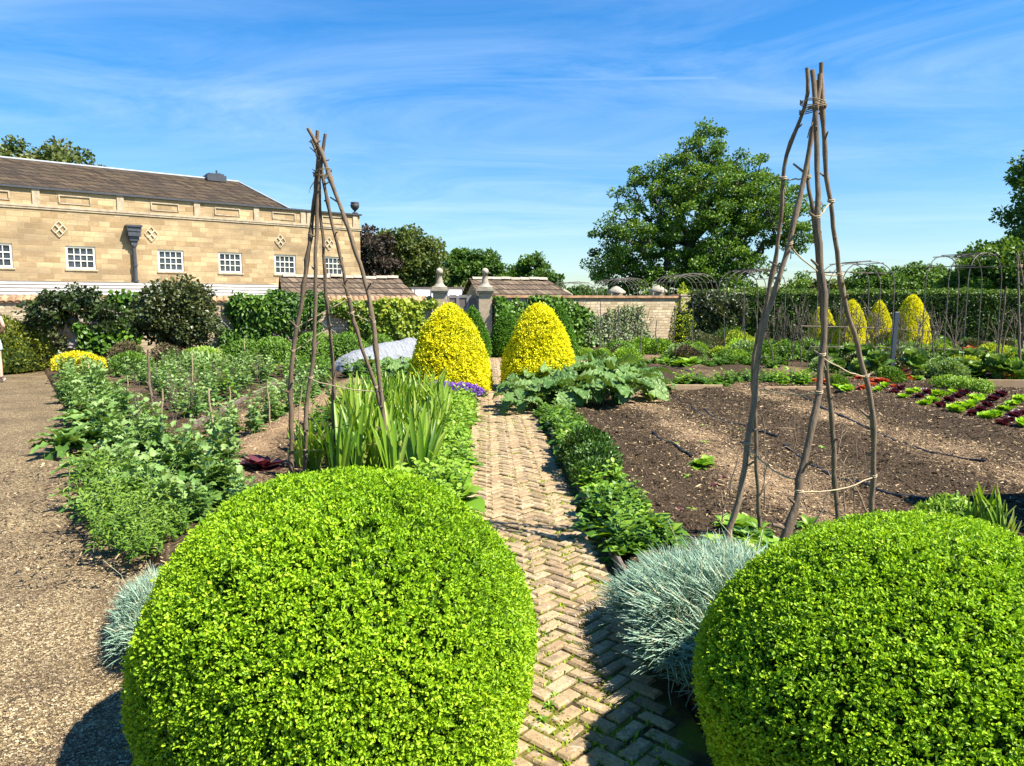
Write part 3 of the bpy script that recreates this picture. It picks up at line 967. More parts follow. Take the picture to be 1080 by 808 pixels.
# low bright border plant
def g_sorrel(mb):
    for _ in range(4):
        rosette(mb, T_OVAL, 14, .08, .19, .25, 1.3, .1, .9, .01, (*RNG.normal(0, .05, 2), 0))
lib('sorrel', g_sorrel, [M['bright']], 3)
def g_edge(mb):
    for _ in range(7):
        bx, by = RNG.normal(0, .075, 2)
        rosette(mb, T_OVAL, 9, .06, .13, .2, 1.2, .1, .9, .01, (bx, by, 0))
        stemplant(mb, T_OVAL, RNG.uniform(.10, .24), 10, .085, .35, (bx, by), .5)
lib('edge', g_edge, [M['bright'], M['stem']], 4)
def g_edged(mb):
    for _ in range(7):
        bx, by = RNG.normal(0, .08, 2)
        rosette(mb, T_BROAD, 8, .05, .12, .2, 1.2, .1, .9, .01, (bx, by, 0))
        stemplant(mb, T_OVAL, RNG.uniform(.08, .20), 10, .075, .35, (bx, by), .5)
lib('edged', g_edged, [M['green'], M['stem']], 4)
def g_straw(mb):
    for _ in range(4):
        rosette(mb, T_BROAD, 13, .07, .15, .2, 1.2, .1, .9, .02, (*RNG.normal(0, .07, 2), 0.01))
lib('strawberry', g_straw, [M['green']], 3)
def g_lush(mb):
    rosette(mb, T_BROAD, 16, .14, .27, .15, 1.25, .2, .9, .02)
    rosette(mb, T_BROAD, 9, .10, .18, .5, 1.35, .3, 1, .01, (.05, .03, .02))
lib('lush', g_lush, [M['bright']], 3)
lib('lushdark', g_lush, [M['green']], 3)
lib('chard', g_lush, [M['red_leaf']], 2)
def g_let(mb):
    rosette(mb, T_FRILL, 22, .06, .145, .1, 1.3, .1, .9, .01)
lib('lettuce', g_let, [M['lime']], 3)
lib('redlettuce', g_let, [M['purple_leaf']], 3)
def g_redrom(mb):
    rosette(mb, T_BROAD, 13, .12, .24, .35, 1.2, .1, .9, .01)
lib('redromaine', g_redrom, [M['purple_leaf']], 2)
def g_tuft(mb):
    rosette(mb, T_LANCE, 14, .06, .14, .3, 1.4, .1, .9, .005)
lib('weed', g_tuft, [M['bright']], 3)
lib('weeddark', g_tuft, [M['green']], 2)
def g_seed(mb):
    rosette(mb, T_OVAL, 7, .03, .07, .2, 1.1, .3, .9, .003)
lib('seedling', g_seed, [M['bright']], 2)
lib('redseedling', g_seed, [M['purple_leaf']], 2)
def g_feather(mb):
    mound(mb, T_LANCE, 700, .30, .34, .085, .1, .9, 0, .6, .6, .6)
    for k in range(16):
        a = k * 2.4; e = .25 + .8 * RNG.random()
        tube(mb, [(0, 0, 0), (.26 * math.cos(a) * math.cos(e), .26 * math.sin(a) * math.cos(e), .30 * math.sin(e) + .02)], [.006, .003], 4, .3, 0)
lib('feathery', g_feather, [M['green']], 3)
lib('featherybright', g_feather, [M['bright']], 2)
M['herbm'] = leafmat('herb_leaf', [(0.05, 0.13, 0.012), (0.12, 0.24, 0.02), (0.24, 0.36, 0.05)], .3, .5, .3)
def g_herb(mb):
    for _ in range(26):
        a = RNG.uniform(0, 2 * PI); r = .24 * math.sqrt(RNG.random())
        stemplant(mb, T_LANCE, RNG.uniform(.14, .34), 15, .075, .45, (r * math.cos(a), r * math.sin(a)), .6)
lib('herb', g_herb, [M['herbm'], M['stem']], 3)
def g_kale(mb):
    rosette(mb, T_FRILL, 20, .14, .30, .1, 1.2, .1, .9, .02, (0, 0, .12), rise=.15)
    tube(mb, [(0, 0, 0), (0.01, 0, .2)], .018, 5, .5, 0)
lib('kale', g_kale, [M['glauc']], 3)
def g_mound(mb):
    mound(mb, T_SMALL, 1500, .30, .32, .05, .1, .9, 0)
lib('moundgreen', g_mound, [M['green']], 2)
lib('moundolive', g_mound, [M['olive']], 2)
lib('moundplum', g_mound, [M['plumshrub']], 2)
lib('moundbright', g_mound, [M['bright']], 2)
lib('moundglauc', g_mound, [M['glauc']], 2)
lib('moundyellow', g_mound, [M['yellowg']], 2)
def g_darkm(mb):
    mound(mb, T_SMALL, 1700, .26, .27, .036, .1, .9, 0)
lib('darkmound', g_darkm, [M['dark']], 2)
# iris fan
def g_iris(mb):
    for k in range(2):
        bx, by = RNG.normal(0, .05, 2)
        az = RNG.uniform(0, PI)
        n = 7
        f = np.linspace(-1, 1, n)
        d = np.stack([np.cos(az) * f * .24, np.sin(az) * f * .24, np.ones(n)], 1) + RNG.normal(0, .06, (n, 3))
        nn = np.tile(np.array((-math.sin(az), math.cos(az), 0.1)), (n, 1)) + RNG.normal(0, .35, (n, 3))
        pos = np.stack([bx + f * .035 * np.cos(az), by + f * .035 * np.sin(az), np.zeros(n)], 1)
        ln = (.66 - .15 * np.abs(f)) * RNG.uniform(.8, 1.12, n)
        for T, sel in ((T_BLADE, slice(0, None, 2)), (T_BLADE2, slice(1, None, 2))):
            scatter(mb, T, pos[sel], d[sel], nn[sel], ln[sel], np.clip(RNG.normal(.5, .25, n)[sel], 0, 1), 0, True)
lib('iris', g_iris, [M['iris']], 5)
def g_aub(mb):
    mound(mb, T_SMALL, 700, .24, .10, .045, .0, .6, 1, .6, .3, .5)
    n = 1500
    a = RNG.uniform(0, 2 * PI, n); r = .26 * np.sqrt(RNG.random(n))
    pos = np.stack([r * np.cos(a), r * np.sin(a), .115 * np.sqrt(np.clip(1 - (r / .27) ** 2, 0, 1)) + RNG.normal(0, .012, n) + .012], 1)
    d = RNG.normal(0, 1, (n, 3)); d[:, 2] = np.abs(d[:, 2]) * .4
    scatter(mb, T_SMALL, pos, d, np.array((0, -.3, 1)) + RNG.normal(0, .3, (n, 3)), RNG.uniform(.018, .03, n), RNG.random(n), 0)
lib('aubrieta', g_aub, [M['flower'], M['green']], 2)
# clump of big rumpled leaves on thick stalks
T_BIG = leafT(12, 0.44, 0.20, 1.15, 0.075, 4.5, 0.30, 0.72, 5, 2, 0.35)
def g_rhub(mb):
    n = 15
    i = np.arange(n)
    az = i * 2.4 + RNG.normal(0, .3, n)
    f = (i + .5) / n
    for k in range(n):
        el = 1.25 - .75 * f[k]
        ln = .22 + .20 * f[k]
        p0 = np.array((.03 * math.cos(az[k]), .03 * math.sin(az[k]), 0))
        p1 = p0 + ln * np.array((math.cos(az[k]) * math.cos(el), math.sin(az[k]) * math.cos(el), math.sin(el)))
        tube(mb, [p0, (p0 + p1) / 2 + np.array((0, 0, .02)), p1], (.014, .011, .009), 5, .5, 1, True, False)
        e2 = RNG.uniform(-.75, .35)
        d = np.array((math.cos(az[k]) * math.cos(e2), math.sin(az[k]) * math.cos(e2), math.sin(e2)))
        nn = np.array((-math.cos(az[k]) * math.sin(e2), -math.sin(az[k]) * math.sin(e2), math.cos(e2))) + RNG.normal(0, .25, 3)
        scatter(mb, T_BIG, p1, d, nn, RNG.uniform(.32, .50), RNG.uniform(.2, .9), 0, True)
lib('rhubarb', g_rhub, [M['rhub'], M['rhub_stalk']], 4)

# ------------------------------------------------------------------ clipped topiary
def prof_dome(th, R, H, b=.35):
    r = R * np.cos(th)
    z = H * b + np.where(th > 0, H * (1 - b), H * b / math.sin(.45)) * np.sin(th)
    return r, z

def surf_of_rev(prof, n, m=400):
    """area weighted random points on a surface of revolution; prof(t)->(r,z), t in 0..1"""
    t = np.linspace(0, 1, m)
    r, z = prof(t)
    ds = np.hypot(np.diff(r), np.diff(z)) * (r[1:] + r[:-1]) / 2
    cdf = np.concatenate([[0], np.cumsum(ds)]); cdf /= cdf[-1]
    tt = np.interp(RNG.random(n), cdf, t)
    rr, zz = np.interp(tt, t, r), np.interp(tt, t, z)
    dr, dz = np.interp(tt, t, np.gradient(r, t)), np.interp(tt, t, np.gradient(z, t))
    L = np.hypot(dr, dz) + 1e-9
    a = RNG.uniform(0, 2 * PI, n)
    nr, nz = dz / L, -dr / L
    pos = np.stack([rr * np.cos(a), rr * np.sin(a), zz], 1)
    nn = np.stack([nr * np.cos(a), nr * np.sin(a), nz], 1)
    return pos, nn

def topiary_mesh(name, prof, nsprig, per, leaf, spread, mats, lump=0.02, lumpf=3.0, inset=0.07, deep=0.5, vb=(0.55, 0.25), T=T_SMALL, gaps=0.0, vlow=0.10):
    mb = MB()
    t = np.linspace(0, 1, 26)
    r, z = prof(t)
    # inner mass of twigs and old leaves
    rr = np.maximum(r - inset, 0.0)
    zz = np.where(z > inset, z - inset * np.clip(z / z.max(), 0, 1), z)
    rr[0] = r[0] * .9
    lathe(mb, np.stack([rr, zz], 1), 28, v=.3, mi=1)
    def lumps(p):
        return lump * wob(p, lumpf, 8, 5) + lump * .6 * wob(p, lumpf * 3.1, 8, 15)
    pos, nn = surf_of_rev(prof, nsprig)
    pos = pos + nn * lumps(pos)[:, None] - nn * (RNG.random(nsprig) ** 2 * 0.02)[:, None]
    if gaps:
        k = wob(pos, 14, 6, 21) > -1.6 + gaps
        pos, nn = pos[k], nn[k]
    ns = len(pos)
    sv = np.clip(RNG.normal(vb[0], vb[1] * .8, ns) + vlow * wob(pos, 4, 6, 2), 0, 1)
    ax = nrm(nn + RNG.normal(0, .38, (ns, 3)) + np.array((0, 0, .25)))
    for k in range(per):
        off = RNG.normal(0, spread, (ns, 3))
        h = (k / per - .6) * spread * 1.6
        d = ax * RNG.uniform(.3, 1.0, (ns, 1)) + RNG.normal(0, .62, (ns, 3))
        scatter(mb, T, pos + off + ax * h, d, ax + RNG.normal(0, .45, (ns, 3)), leaf * RNG.uniform(.7, 1.2, ns), np.clip(sv + .25 * (k / per - .5) + RNG.normal(0, .08, ns), 0, 1), 0)
    # older leaves deeper in
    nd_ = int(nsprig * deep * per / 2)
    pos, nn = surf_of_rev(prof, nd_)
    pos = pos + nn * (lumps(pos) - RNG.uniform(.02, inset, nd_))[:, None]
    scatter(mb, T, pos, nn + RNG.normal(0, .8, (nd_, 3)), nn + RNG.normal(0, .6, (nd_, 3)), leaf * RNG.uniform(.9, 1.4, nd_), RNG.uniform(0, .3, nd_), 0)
    return mb.mesh(name, mats)

# ------------------------------------------------------------------ trees
def blob_tree(name, label, x, y, blobs, trunk_h, trunk_r, nclump, per, leaf, matl, matb, seed, group=None, cat='tree', clump_r=None, shell=0.55, base_z=-0.05, flat=0.6, wig=0.12, cover=1.0, lean=(0, 0), k1=6, parts=True, v_top=0.25):
    """trunk and limbs grown out to clumps spread through a lumpy crown, leaves round each clump"""
    rg = np.random.default_rng(seed)
    B = np.array(blobs, float)
    vol = B[:, 3] * B[:, 4] * B[:, 5]
    pts = []
    tries = 0
    mind = (vol.sum() * 4.2 / nclump) ** (1 / 3) * 0.55
    while len(pts) < nclump and tries < nclump * 40:
        tries += 1
        b = B[rg.choice(len(B), p=vol / vol.sum())]
        d = nrm(rg.normal(size=3))
        r = (shell + (1 - shell) * rg.random()) if rg.random() < .8 else rg.random() ** .5
        p = b[:3] + d * r * b[3:6]
        if p[2] < trunk_h * .55:
            continue
        if pts and np.min(np.linalg.norm(np.array(pts) - p, axis=1)) < mind:
            continue
        pts.append(p)
    pts = np.array(pts)
    nodes = [np.zeros(3)]
    par = [-1]
    kk = 5
    for i in range(1, kk + 1):
        t = i / kk
        nodes.append(np.array((lean[0] * t + rg.normal(0, wig * .25), lean[1] * t + rg.normal(0, wig * .25), trunk_h * t)))
        par.append(i - 1)
    top = nodes[-1]
    order = np.argsort(np.linalg.norm(pts - top, axis=1))
    ends = []
    for oi in order:
        p = pts[oi]
        N = np.array(nodes[3:])
        dist = np.linalg.norm(N - p, axis=1) + 0.55 * np.maximum(0, N[:, 2] - p[2]) + 0.22 * np.linalg.norm(N - top, axis=1)
        j = int(np.argmin(dist)) + 3
        q = nodes[j]
        L = np.linalg.norm(p - q)
        nseg = max(1, int(L / (mind * .8)))
        last = j
        for s in range(1, nseg + 1):
            t = s / nseg
            w = q + (p - q) * t + np.array((0, 0, -0.10 * L * math.sin(PI * t))) * (1 if p[2] > q[2] else -1)
            if s < nseg:
                w = w + rg.normal(0, wig * mind * .6, 3)
            nodes.append(w); par.append(last); last = len(nodes) - 1
        ends.append(last)
    N = np.array(nodes)
    cnt = np.zeros(len(N))
    for e in ends:
        cnt[e] += 1
    for i in range(len(N) - 1, 0, -1):
        cnt[par[i]] += cnt[i]
    rad = trunk_r * np.maximum(cnt / cnt[0], 1e-4) ** .46
    rad = np.maximum(rad, trunk_r * .025)
    rad[0] *= 1.35
    mbw = MB()
    for i in range(1, len(N)):
        a, b = N[par[i]], N[i]
        ra, rb = (rad[par[i]] if par[i] < kk + 1 and i <= kk else min(rad[par[i]], rad[i] * 1.25)), rad[i]
        tube(mbw, [a, b + (b - a) * .03], [ra, rb], 7 if rad[i] > trunk_r * .3 else k1 - 2, .5, 0, True, False)
    cr = clump_r or mind * 0.95
    C = N[ends]
    nl = len(C) * per
    ci = np.repeat(np.arange(len(C)), per)
    csz = np.repeat(rg.uniform(.65, 1.25, len(C)), per)
    dd = rg.normal(size=(nl, 3))
    dd = nrm(dd) * (rg.random((nl, 1)) ** .45)
    pos = C[ci] + dd * (cr * csz)[:, None] * np.array((1, 1, flat))
    ld = nrm(dd + rg.normal(0, .7, (nl, 3)))
    ln = np.array((0, 0, .8)) + dd * .6 + rg.normal(0, .55, (nl, 3))
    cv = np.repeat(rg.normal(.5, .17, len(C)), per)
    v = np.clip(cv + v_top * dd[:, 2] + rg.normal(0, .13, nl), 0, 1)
    mbl = MB()
    scatter(mbl, T_QUAD, pos, ld, ln, leaf * rg.uniform(.6, 1.35, nl), v)
    root = empty(name, (x, y, base_z), label, cat, group)
    mbw.obj('trunk', matb, root)
    mbl.obj('crown', matl, root)
    return root
# ------------------------------------------------------------------ the house
def frame_box(mb, s0, s1, y0, y1, z0, z1, mi=0, v=.5):
    box(mb, ((s0 + s1) / 2, (y0 + y1) / 2, (z0 + z1) / 2), (s1 - s0, y1 - y0, z1 - z0), None, v, mi)

HC = (-8.5, 42.0)
H_RZ = math.radians(-140)
house = empty('stone_house', (HC[0], HC[1], 0), 'long golden stone house with sash windows, slate roof and parapet behind the garden wall', 'house', None, H_RZ)
mb = MB()
WS = [1.65, 4.4, 7.24, 10.04, 13.8, 16.9, 19.9, 23.0]
ZW0, ZW1 = 3.02, 4.03
ww = 1.16
HL = 46
frame_box(mb, 0, HL, -0.35, 0, -.1, ZW0)
frame_box(mb, 0, HL, -0.35, 0, ZW1, 6.35)
e = 0
for s in WS:
    frame_box(mb, e, s - ww / 2, -0.35, 0, ZW0, ZW1)
    e = s + ww / 2
frame_box(mb, e, HL, -0.35, 0, ZW0, ZW1)
frame_box(mb, 0.0, .35, -12, -.352, -.1, 6.35)
frame_box(mb, .352, HL, -12, -11.6, -.1, 6.35)
frame_box(mb, HL - .35, HL, -11.598, -.352, -.1, 6.35)
frame_box(mb, .352, HL - .352, -11.598, -.6, 2.0, 2.2)
mb.obj('wall', M['house'], house)
mb = MB()
frame_box(mb, -.05, HL, 0.003, .07, 5.60, 5.70)          # string course
frame_box(mb, -.07, HL, 0.003, .045, 5.52, 5.598)
for s in (.3, 3.0, 3.35, 5.85, 8.75, 12.1, 15.35, 18.4, 21.5, 24):
    frame_box(mb, s - .14, s + .14, .003, .06, 5.702, 6.348)
for s in (1.65, 4.4, 7.3, 10.2, 13.9, 16.9, 20, 23):
    frame_box(mb, s - .62, s + .62, .003, .05, 6.14, 6.19)
    frame_box(mb, s - .62, s - .57, .003, .05, 5.86, 6.138)
    frame_box(mb, s + .57, s + .62, .003, .05, 5.86, 6.138)
    frame_box(mb, s - .62, s + .62, .003, .03, 5.81, 5.858)
mb.obj('cornice', M['trim'], house)
mb = MB()
frame_box(mb, -.1, HL, -.4, .12, 6.352, 6.43)
mb.obj('parapet_coping', M['lead'], house)
for s in WS[:6]:
    mb = MB()
    a, b = s - ww / 2 + .002, s + ww / 2 - .002
    fw = .085
    y0, y1 = -.16, -.05
    frame_box(mb, a, b, y0, y1, ZW0 + .002, ZW0 + fw)
    frame_box(mb, a, b, y0, y1, ZW1 - fw, ZW1 - .002)
    frame_box(mb, a, a + fw, y0, y1, ZW0 + fw + .001, ZW1 - fw - .001)
    frame_box(mb, b - fw, b, y0, y1, ZW0 + fw + .001, ZW1 - fw - .001)
    iw, ih = (b - a - 2 * fw), (ZW1 - ZW0 - 2 * fw)
    for k in range(1, 4):
        xx = a + fw + iw * k / 4
        frame_box(mb, xx - .017, xx + .017, -.13, -.075, ZW0 + fw + .001, ZW1 - fw - .001)
    for k in range(1, 3):
        zz_ = ZW0 + fw + ih * k / 3
        frame_box(mb, a + fw + .001, b - fw - .001, -.128, -.073, zz_ - (.028 if k == 2 else .017), zz_ + .017)
    w = mb.obj('window', M['cream'], house)
    mb = MB()
    for i in range(4):
        for j in range(3):
            x0 = a + fw + iw * i / 4; z0 = ZW0 + fw + ih * j / 3
            ti = RNG.normal(0, .006)
            V = [(x0, -.12 + ti, z0), (x0 + iw / 4, -.12 - ti, z0), (x0 + iw / 4, -.12 + RNG.normal(0, .004), z0 + ih / 3), (x0, -.12 + ti, z0 + ih / 3)]
            mb.add(V, [(1, 0, 3, 2)])
    mb.obj('pane', M['glass'], w)
    mb = MB()
    frame_box(mb, a - .06, b + .06, .003, .05, ZW0 - .075, ZW0 - .004)
    mb.obj('sill', M['trim'], w)
# lattice ornaments
for s in (4.64, 10.85, 14.57, 1.9, 18.6):
    mb = MB()
    for (cx_, cz_, rx_, rz_) in ((0, .17, .15, .17), (0, -.17, .15, .17), (.13, 0, .15, .2), (-.13, 0, .15, .2)):
        q = [(s + cx_ + rx_, .04, 4.72 + cz_), (s + cx_, .04, 4.72 + cz_ + rz_), (s + cx_ - rx_, .04, 4.72 + cz_), (s + cx_, .04, 4.72 + cz_ - rz_)]
        for k in range(4):
            tube(mb, [q[k], q[(k + 1) % 4]], .019, 5)
    mb.obj('ornament', M['ornament'], house)
# roof
mb = MB()
E0, RZ_, s_h, s_r = 6.40, 8.15, 3.8, 5.2
yb, yr, yk = -.42, -4.1, -7.9
V = [(s_h, yb, E0), (HL, yb, E0), (HL, yr, RZ_), (s_r, yr, RZ_), (s_h, yk, E0), (HL, yk, E0)]
ns = 40
def slope(mb, p00, p10, p11, p01, nu, nv, jit=.012):
    p00, p10, p11, p01 = map(np.array, (p00, p10, p11, p01))
    u, w = np.linspace(0, 1, nu + 1), np.linspace(0, 1, nv + 1)
    U, Wg = np.meshgrid(u, w)
    Pg = (p00 * ((1 - U) * (1 - Wg))[..., None] + p10 * (U * (1 - Wg))[..., None] + p11 * (U * Wg)[..., None] + p01 * ((1 - U) * Wg)[..., None])
    Pg = Pg + np.array((0, 0, 1)) * RNG.normal(0, jit, U.shape)[..., None] * (Wg > 0)[..., None] * (Wg < 1)[..., None]
    grid(mb, Pg[..., 0], Pg[..., 1], Pg[..., 2], .5, 0, False)
slope(mb, V[1], V[0], V[3], V[2], 60, 9)
slope(mb, V[0], V[4], V[3], V[3], 12, 9)
slope(mb, V[4], V[5], V[2], V[3], 30, 4)
roof = mb.obj('roof', M['slate'], house)
mb = MB()
tube(mb, [(HL, yr, RZ_ + .02), (s_r, yr, RZ_ + .02)], .06, 8)
tube(mb, [(s_r, yr, RZ_ + .02), (s_h, yb, E0 + .04)], .05, 8)
mb.obj('ridge_roll', M['paleead'], roof)
mb = MB()
frame_box(mb, 5.95, 6.95, yr - .35, yr + .35, RZ_ - .12, RZ_ + .20)
frame_box(mb, 6.05, 6.85, yr - .3, yr + .3, RZ_ + .202, RZ_ + .29)
tube(mb, [(6.35, yr, RZ_ + .28), (6.35, yr, RZ_ + .50)], .05, 8)
tube(mb, [(6.2, yr, RZ_ + .28), (6.2, yr, RZ_ + .36)], .07, 8)
mb.obj('roof_vent', M['lead'], roof)
# downpipe with hopper head
mb = MB()
sp_ = 11.65
for (w_, d_, z0, z1) in ((.66, .46, 4.98, 5.06), (.58, .40, 4.78, 4.978), (.52, .37, 4.60, 4.778), (.56, .40, 4.56, 4.598), (.40, .30, 4.36, 4.558), (.26, .24, 4.16, 4.358)):
    frame_box(mb, sp_ - w_ / 2, sp_ + w_ / 2, .005, d_, z0, z1)
mb.obj('hopper_head', M['lead'], house)
mb = MB()
tube(mb, [(sp_, .14, 4.2), (sp_, .14, 1.2)], .085, 10)
for z_ in (4.1, 3.2, 2.5):
    tube(mb, [(sp_, .14, z_), (sp_, .14, z_ + .09)], .12, 10)
mb.obj('downpipe', M['lead'], house)
mb = MB()
lathe(mb, [(.01, 6.43), (.17, 6.43), (.17, 6.50), (.08, 6.54), (.06, 6.62), (.14, 6.68), (.23, 6.80), (.25, 6.95), (.20, 6.99), (.24, 7.04), (.22, 7.08), (.02, 7.08)], 16, (.2, -.14, 0))
mb.obj('urn', M['urn'], house)

# glasshouse with white lapped roof against the house
gh = empty('glasshouse', (HC[0], HC[1], 0), 'low white glasshouse roof along the foot of the stone house', 'glasshouse', None, H_RZ)
mb = MB()
y_, z_ = 3.0, 1.74
for k in range(5):
    y2, z2 = y_ - .58, z_ + .105
    V = [(4.5 + .12 * k, y_ + .06, z_), (30, y_ + .06, z_), (30, y2, z2), (4.5 + .12 * k + .1, y2, z2)]
    V2 = [(a, b, c - .07) for a, b, c in V]
    mb.add(V + V2, [(0, 1, 2, 3)[::-1], (4, 5, 6, 7), (0, 1, 5, 4), (1, 2, 6, 5), (2, 3, 7, 6), (3, 0, 4, 7)])
    y_, z_ = y2, z2 + .045
mb.obj('roof', M['white'], gh)
mb = MB()
y_, z_ = 3.0, 1.74
for k in range(6):
    tube(mb, [(4.5 + .12 * k, y_ + .075, z_ - .035), (30, y_ + .075, z_ - .035)], .026, 6)
    y_, z_ = y_ - .58, z_ + .15
mb.obj('lead_seam', M['rodgrey'], gh)
mb = MB()
frame_box(mb, 4.6, 30, 2.80, 2.90, .9, 1.72)
frame_box(mb, 4.6, 4.7, .05, 2.798, .0, 1.72)
mb.obj('front_frame', M['white'], gh)
mb = MB()
frame_box(mb, 4.55, 30, 2.78, 2.95, -.05, .898)
mb.obj('base_wall', M['rubble'], gh)

# ------------------------------------------------------------------ garden walls, gate, sheds
WD = np.array((-.927, -.375)); WD = WD / np.linalg.norm(WD)
def wavecoping(mb, L, y0, y1, z, mi=0):
    n = int(L / .17)
    for i in range(n):
        a = i * .17
        t = np.linspace(0, PI, 6)
        for (ya, yb2, za, zb) in ((y1, (y0 + y1) / 2, z - .02, z + .10), ((y0 + y1) / 2, y0, z + .10, z - .02)):
            j = RNG.normal(0, .006)
            A = np.stack([a + .085 - .085 * np.cos(t), np.full(6, ya), za + .05 * np.sin(t) + j], 1)
            B = np.stack([a + .085 - .08 * np.cos(t), np.full(6, yb2), zb + .05 * np.sin(t) + j], 1)
            V = np.concatenate([A, B, A - (0, 0, .03)])
            F = [(k, k + 1, 6 + k + 1, 6 + k) for k in range(5)] + [(12 + k, 12 + k + 1, k + 1, k) for k in range(5)]
            mb.add(V, F, float(RNG.random()), mi, True)
    box(mb, (L / 2, (y0 + y1) / 2, z - .03), (L, y1 - y0 - .04, .05), None, .5, mi)

wl = empty('garden_wall', (-2.58, 24.0, 0), 'rubble stone garden wall with terracotta coping running left from the gate', 'wall', None, math.atan2(WD[1], WD[0]))
mb = MB()
frame_box(mb, 0.05, 26, -.2, .2, -.1, 1.58)
mb.obj('wall_body', M['rubble'], wl)
mb = MB()
wavecoping(mb, 26, -.27, .27, 1.63)
mb.obj('coping', M['terra'], wl)
wr = empty('garden_wall', (-.62, 24.0, 0), 'rubble stone garden wall with pale coping running right from the gate', 'wall', None, math.atan2(-WD[1], -WD[0]))
mb = MB()
frame_box(mb, 0.0, 7.0, -.2, .2, -.1, 1.72)
mb.obj('wall_body', M['rubble'], wr)
mb = MB()
frame_box(mb, 0.0, 7.0, -.27, .27, 1.722, 1.80)
mb.obj('coping', M['terra'], wr)
mb = MB()
frame_box(mb, 7.002, 7.36, -.3, .3, -.1, 1.70)
frame_box(mb, 6.96, 7.40, -.34, .34, 1.802, 1.86)
frame_box(mb, 7.004, 7.38, -.32, .32, 1.702, 1.80)
mb.obj('end_pier', M['trim'], wr)
# low pier caps rising behind the wall
for (px, py, w_) in ((650, 306, .85), (594, 309, .6), (694, 305, .75)):
    p = P(px, py, 27.5)
    mb = MB()
    frame_box(mb, -.22, .22, -.22, .22, -.1, p[2] - .12)
    pr = mb.obj('stone_pier', M['rubble'], None, (p[0], p[1], 0))
    lbl = {650: 'low stone pier with pyramid cap behind the wall, between the first and second hoop arches', 594: 'small stone pier showing above the wall inside the leftmost hoop arch', 694: 'stone pier cap above the wall end beside the dark leaved tree'}[px]
    tag(pr, lbl, 'pier', 'stone piers behind the wall')
    mb = MB()
    lathe(mb, [(.34, p[2] - .12), (.36, p[2] - .06), (.22, p[2] + .04), (.10, p[2] + .12), (.02, p[2] + .15)], 4)
    mb.obj('cap', M['cap'], pr)

def pillar(x, label):
    r = empty('gate_pillar', (x, 23.9, 0), label, 'gate pillar', 'gate pillars with ball finials', math.radians(4))
    mb = MB()
    frame_box(mb, -.21, .21, -.21, .21, -.1, 1.86)
    mb.obj('shaft', M['trim'], r)
    mb = MB()
    for (h, z0, z1) in ((.26, 1.862, 1.93), (.30, 1.932, 2.0), (.24, 2.002, 2.06)):
        frame_box(mb, -h, h, -h, h, z0, z1)
    lathe(mb, [(.25, 2.062), (.17, 2.10), (.12, 2.18), (.095, 2.30), (.08, 2.42), (.11, 2.45)], 14)
    mb.obj('cap', M['cap'], r)
    mb = MB()
    t = np.linspace(-PI / 2, PI / 2, 12)
    lathe(mb, np.stack([.115 * np.cos(t), 2.55 + .115 * np.sin(t)], 1), 16)
    mb.obj('ball_finial', M['cap'], r)
pillar(-2.32, 'stone gate pillar with ball finial joined to the terracotta topped wall, left of the wooden gate')
pillar(-.86, 'stone gate pillar with ball finial in front of the tiled shed gable, right of the wooden gate')
gt = empty('wooden_gate', (-1.58, 23.92, 0), 'tall weathered wooden gate with brown panels between the two ball topped pillars', 'gate')
mb = MB()
for x in (-.47, -.165, .165, .47):
    frame_box(mb, x - .045, x + .045, -.035, .035, .05, 1.78)
for z in (.06, .95, 1.30, 1.72):
    for a, b in ((-.424, -.211), (-.119, .119), (.211, .424)):
        frame_box(mb, a, b, -.03, .03, z, z + .09)
mb.obj('gate_frame', M['greygate'], gt)
mb = MB()
for a, b in ((-.424, -.211), (-.119, .119), (.211, .424)):
    for z0, z1 in ((.152, .948), (1.042, 1.298), (1.392, 1.718)):
        frame_box(mb, a, b, -.012, .012, z0, z1)
mb.obj('gate_panel', M['gatepanel'], gt)
mb = MB()
tube(mb, [(.40, -.09, 1.05), (.40, -.09, .93)], .018, 6)
tube(mb, [(.40, -.036, 1.05), (.40, -.09, 1.05)], .014, 6)
tube(mb, [(.40, -.036, .93), (.40, -.09, .93)], .014, 6)
mb.obj('handle', M['iron'], gt)

def shed(label, apex, L, hw, ze, zr, hip):
    """low tiled shed: gable at the near left end, hip at the far end; x along the ridge"""
    r = empty('tiled_shed', (apex[0], apex[1], 0), label, 'shed', None, math.atan2(-WD[1], -WD[0]))
    mb = MB()
    frame_box(mb, 0.05, L + hip - .1, -hw + .12, hw - .12, -.1, ze)
    mb.add([(.05, -hw + .12, ze), (.05, hw - .12, ze), (.05, 0, zr - .1)], [(0, 2, 1)])
    mb.obj('wall', M['rubble'], r)
    mb = MB()
    nu = 16
    def sl(a, b, c, d, jit=.015):
        slope(mb, a, b, c, d, nu, 8, jit)
    sl((-.1, -hw, ze - .05), (L + hip, -hw, ze - .05), (L, 0, zr), (-.1, 0, zr))
    sl((L + hip, hw, ze - .05), (-.1, hw, ze - .05), (-.1, 0, zr), (L, 0, zr))
    sl((L + hip, -hw, ze - .05), (L + hip, hw, ze - .05), (L, 0, zr), (L, 0, zr))
    rf = mb.obj('roof', M['shedroof'], r)
    mb = MB()
    n = int(L / .35)
    for i in range(n):
        a = i * L / n
        t = np.linspace(0, PI, 6)
        A = np.stack([np.full(6, a), .13 * np.cos(t), zr - .03 + .09 * np.sin(t)], 1)
        j = RNG.normal(0, .012)
        B = A + np.array((L / n - .01, 0, 0))
        mb.add(np.concatenate([A, B]) + (0, 0, j), [(k, k + 1, 7 + k, 6 + k) for k in range(5)], .5, 0, True)
    mb.obj('ridge_tiles', M['cap'], rf)
shed('low stone tiled shed roof at the foot of the house corner above the terracotta coping', (-7.25, 23.6), 3.7, 1.15, 1.66, 2.40, .55)
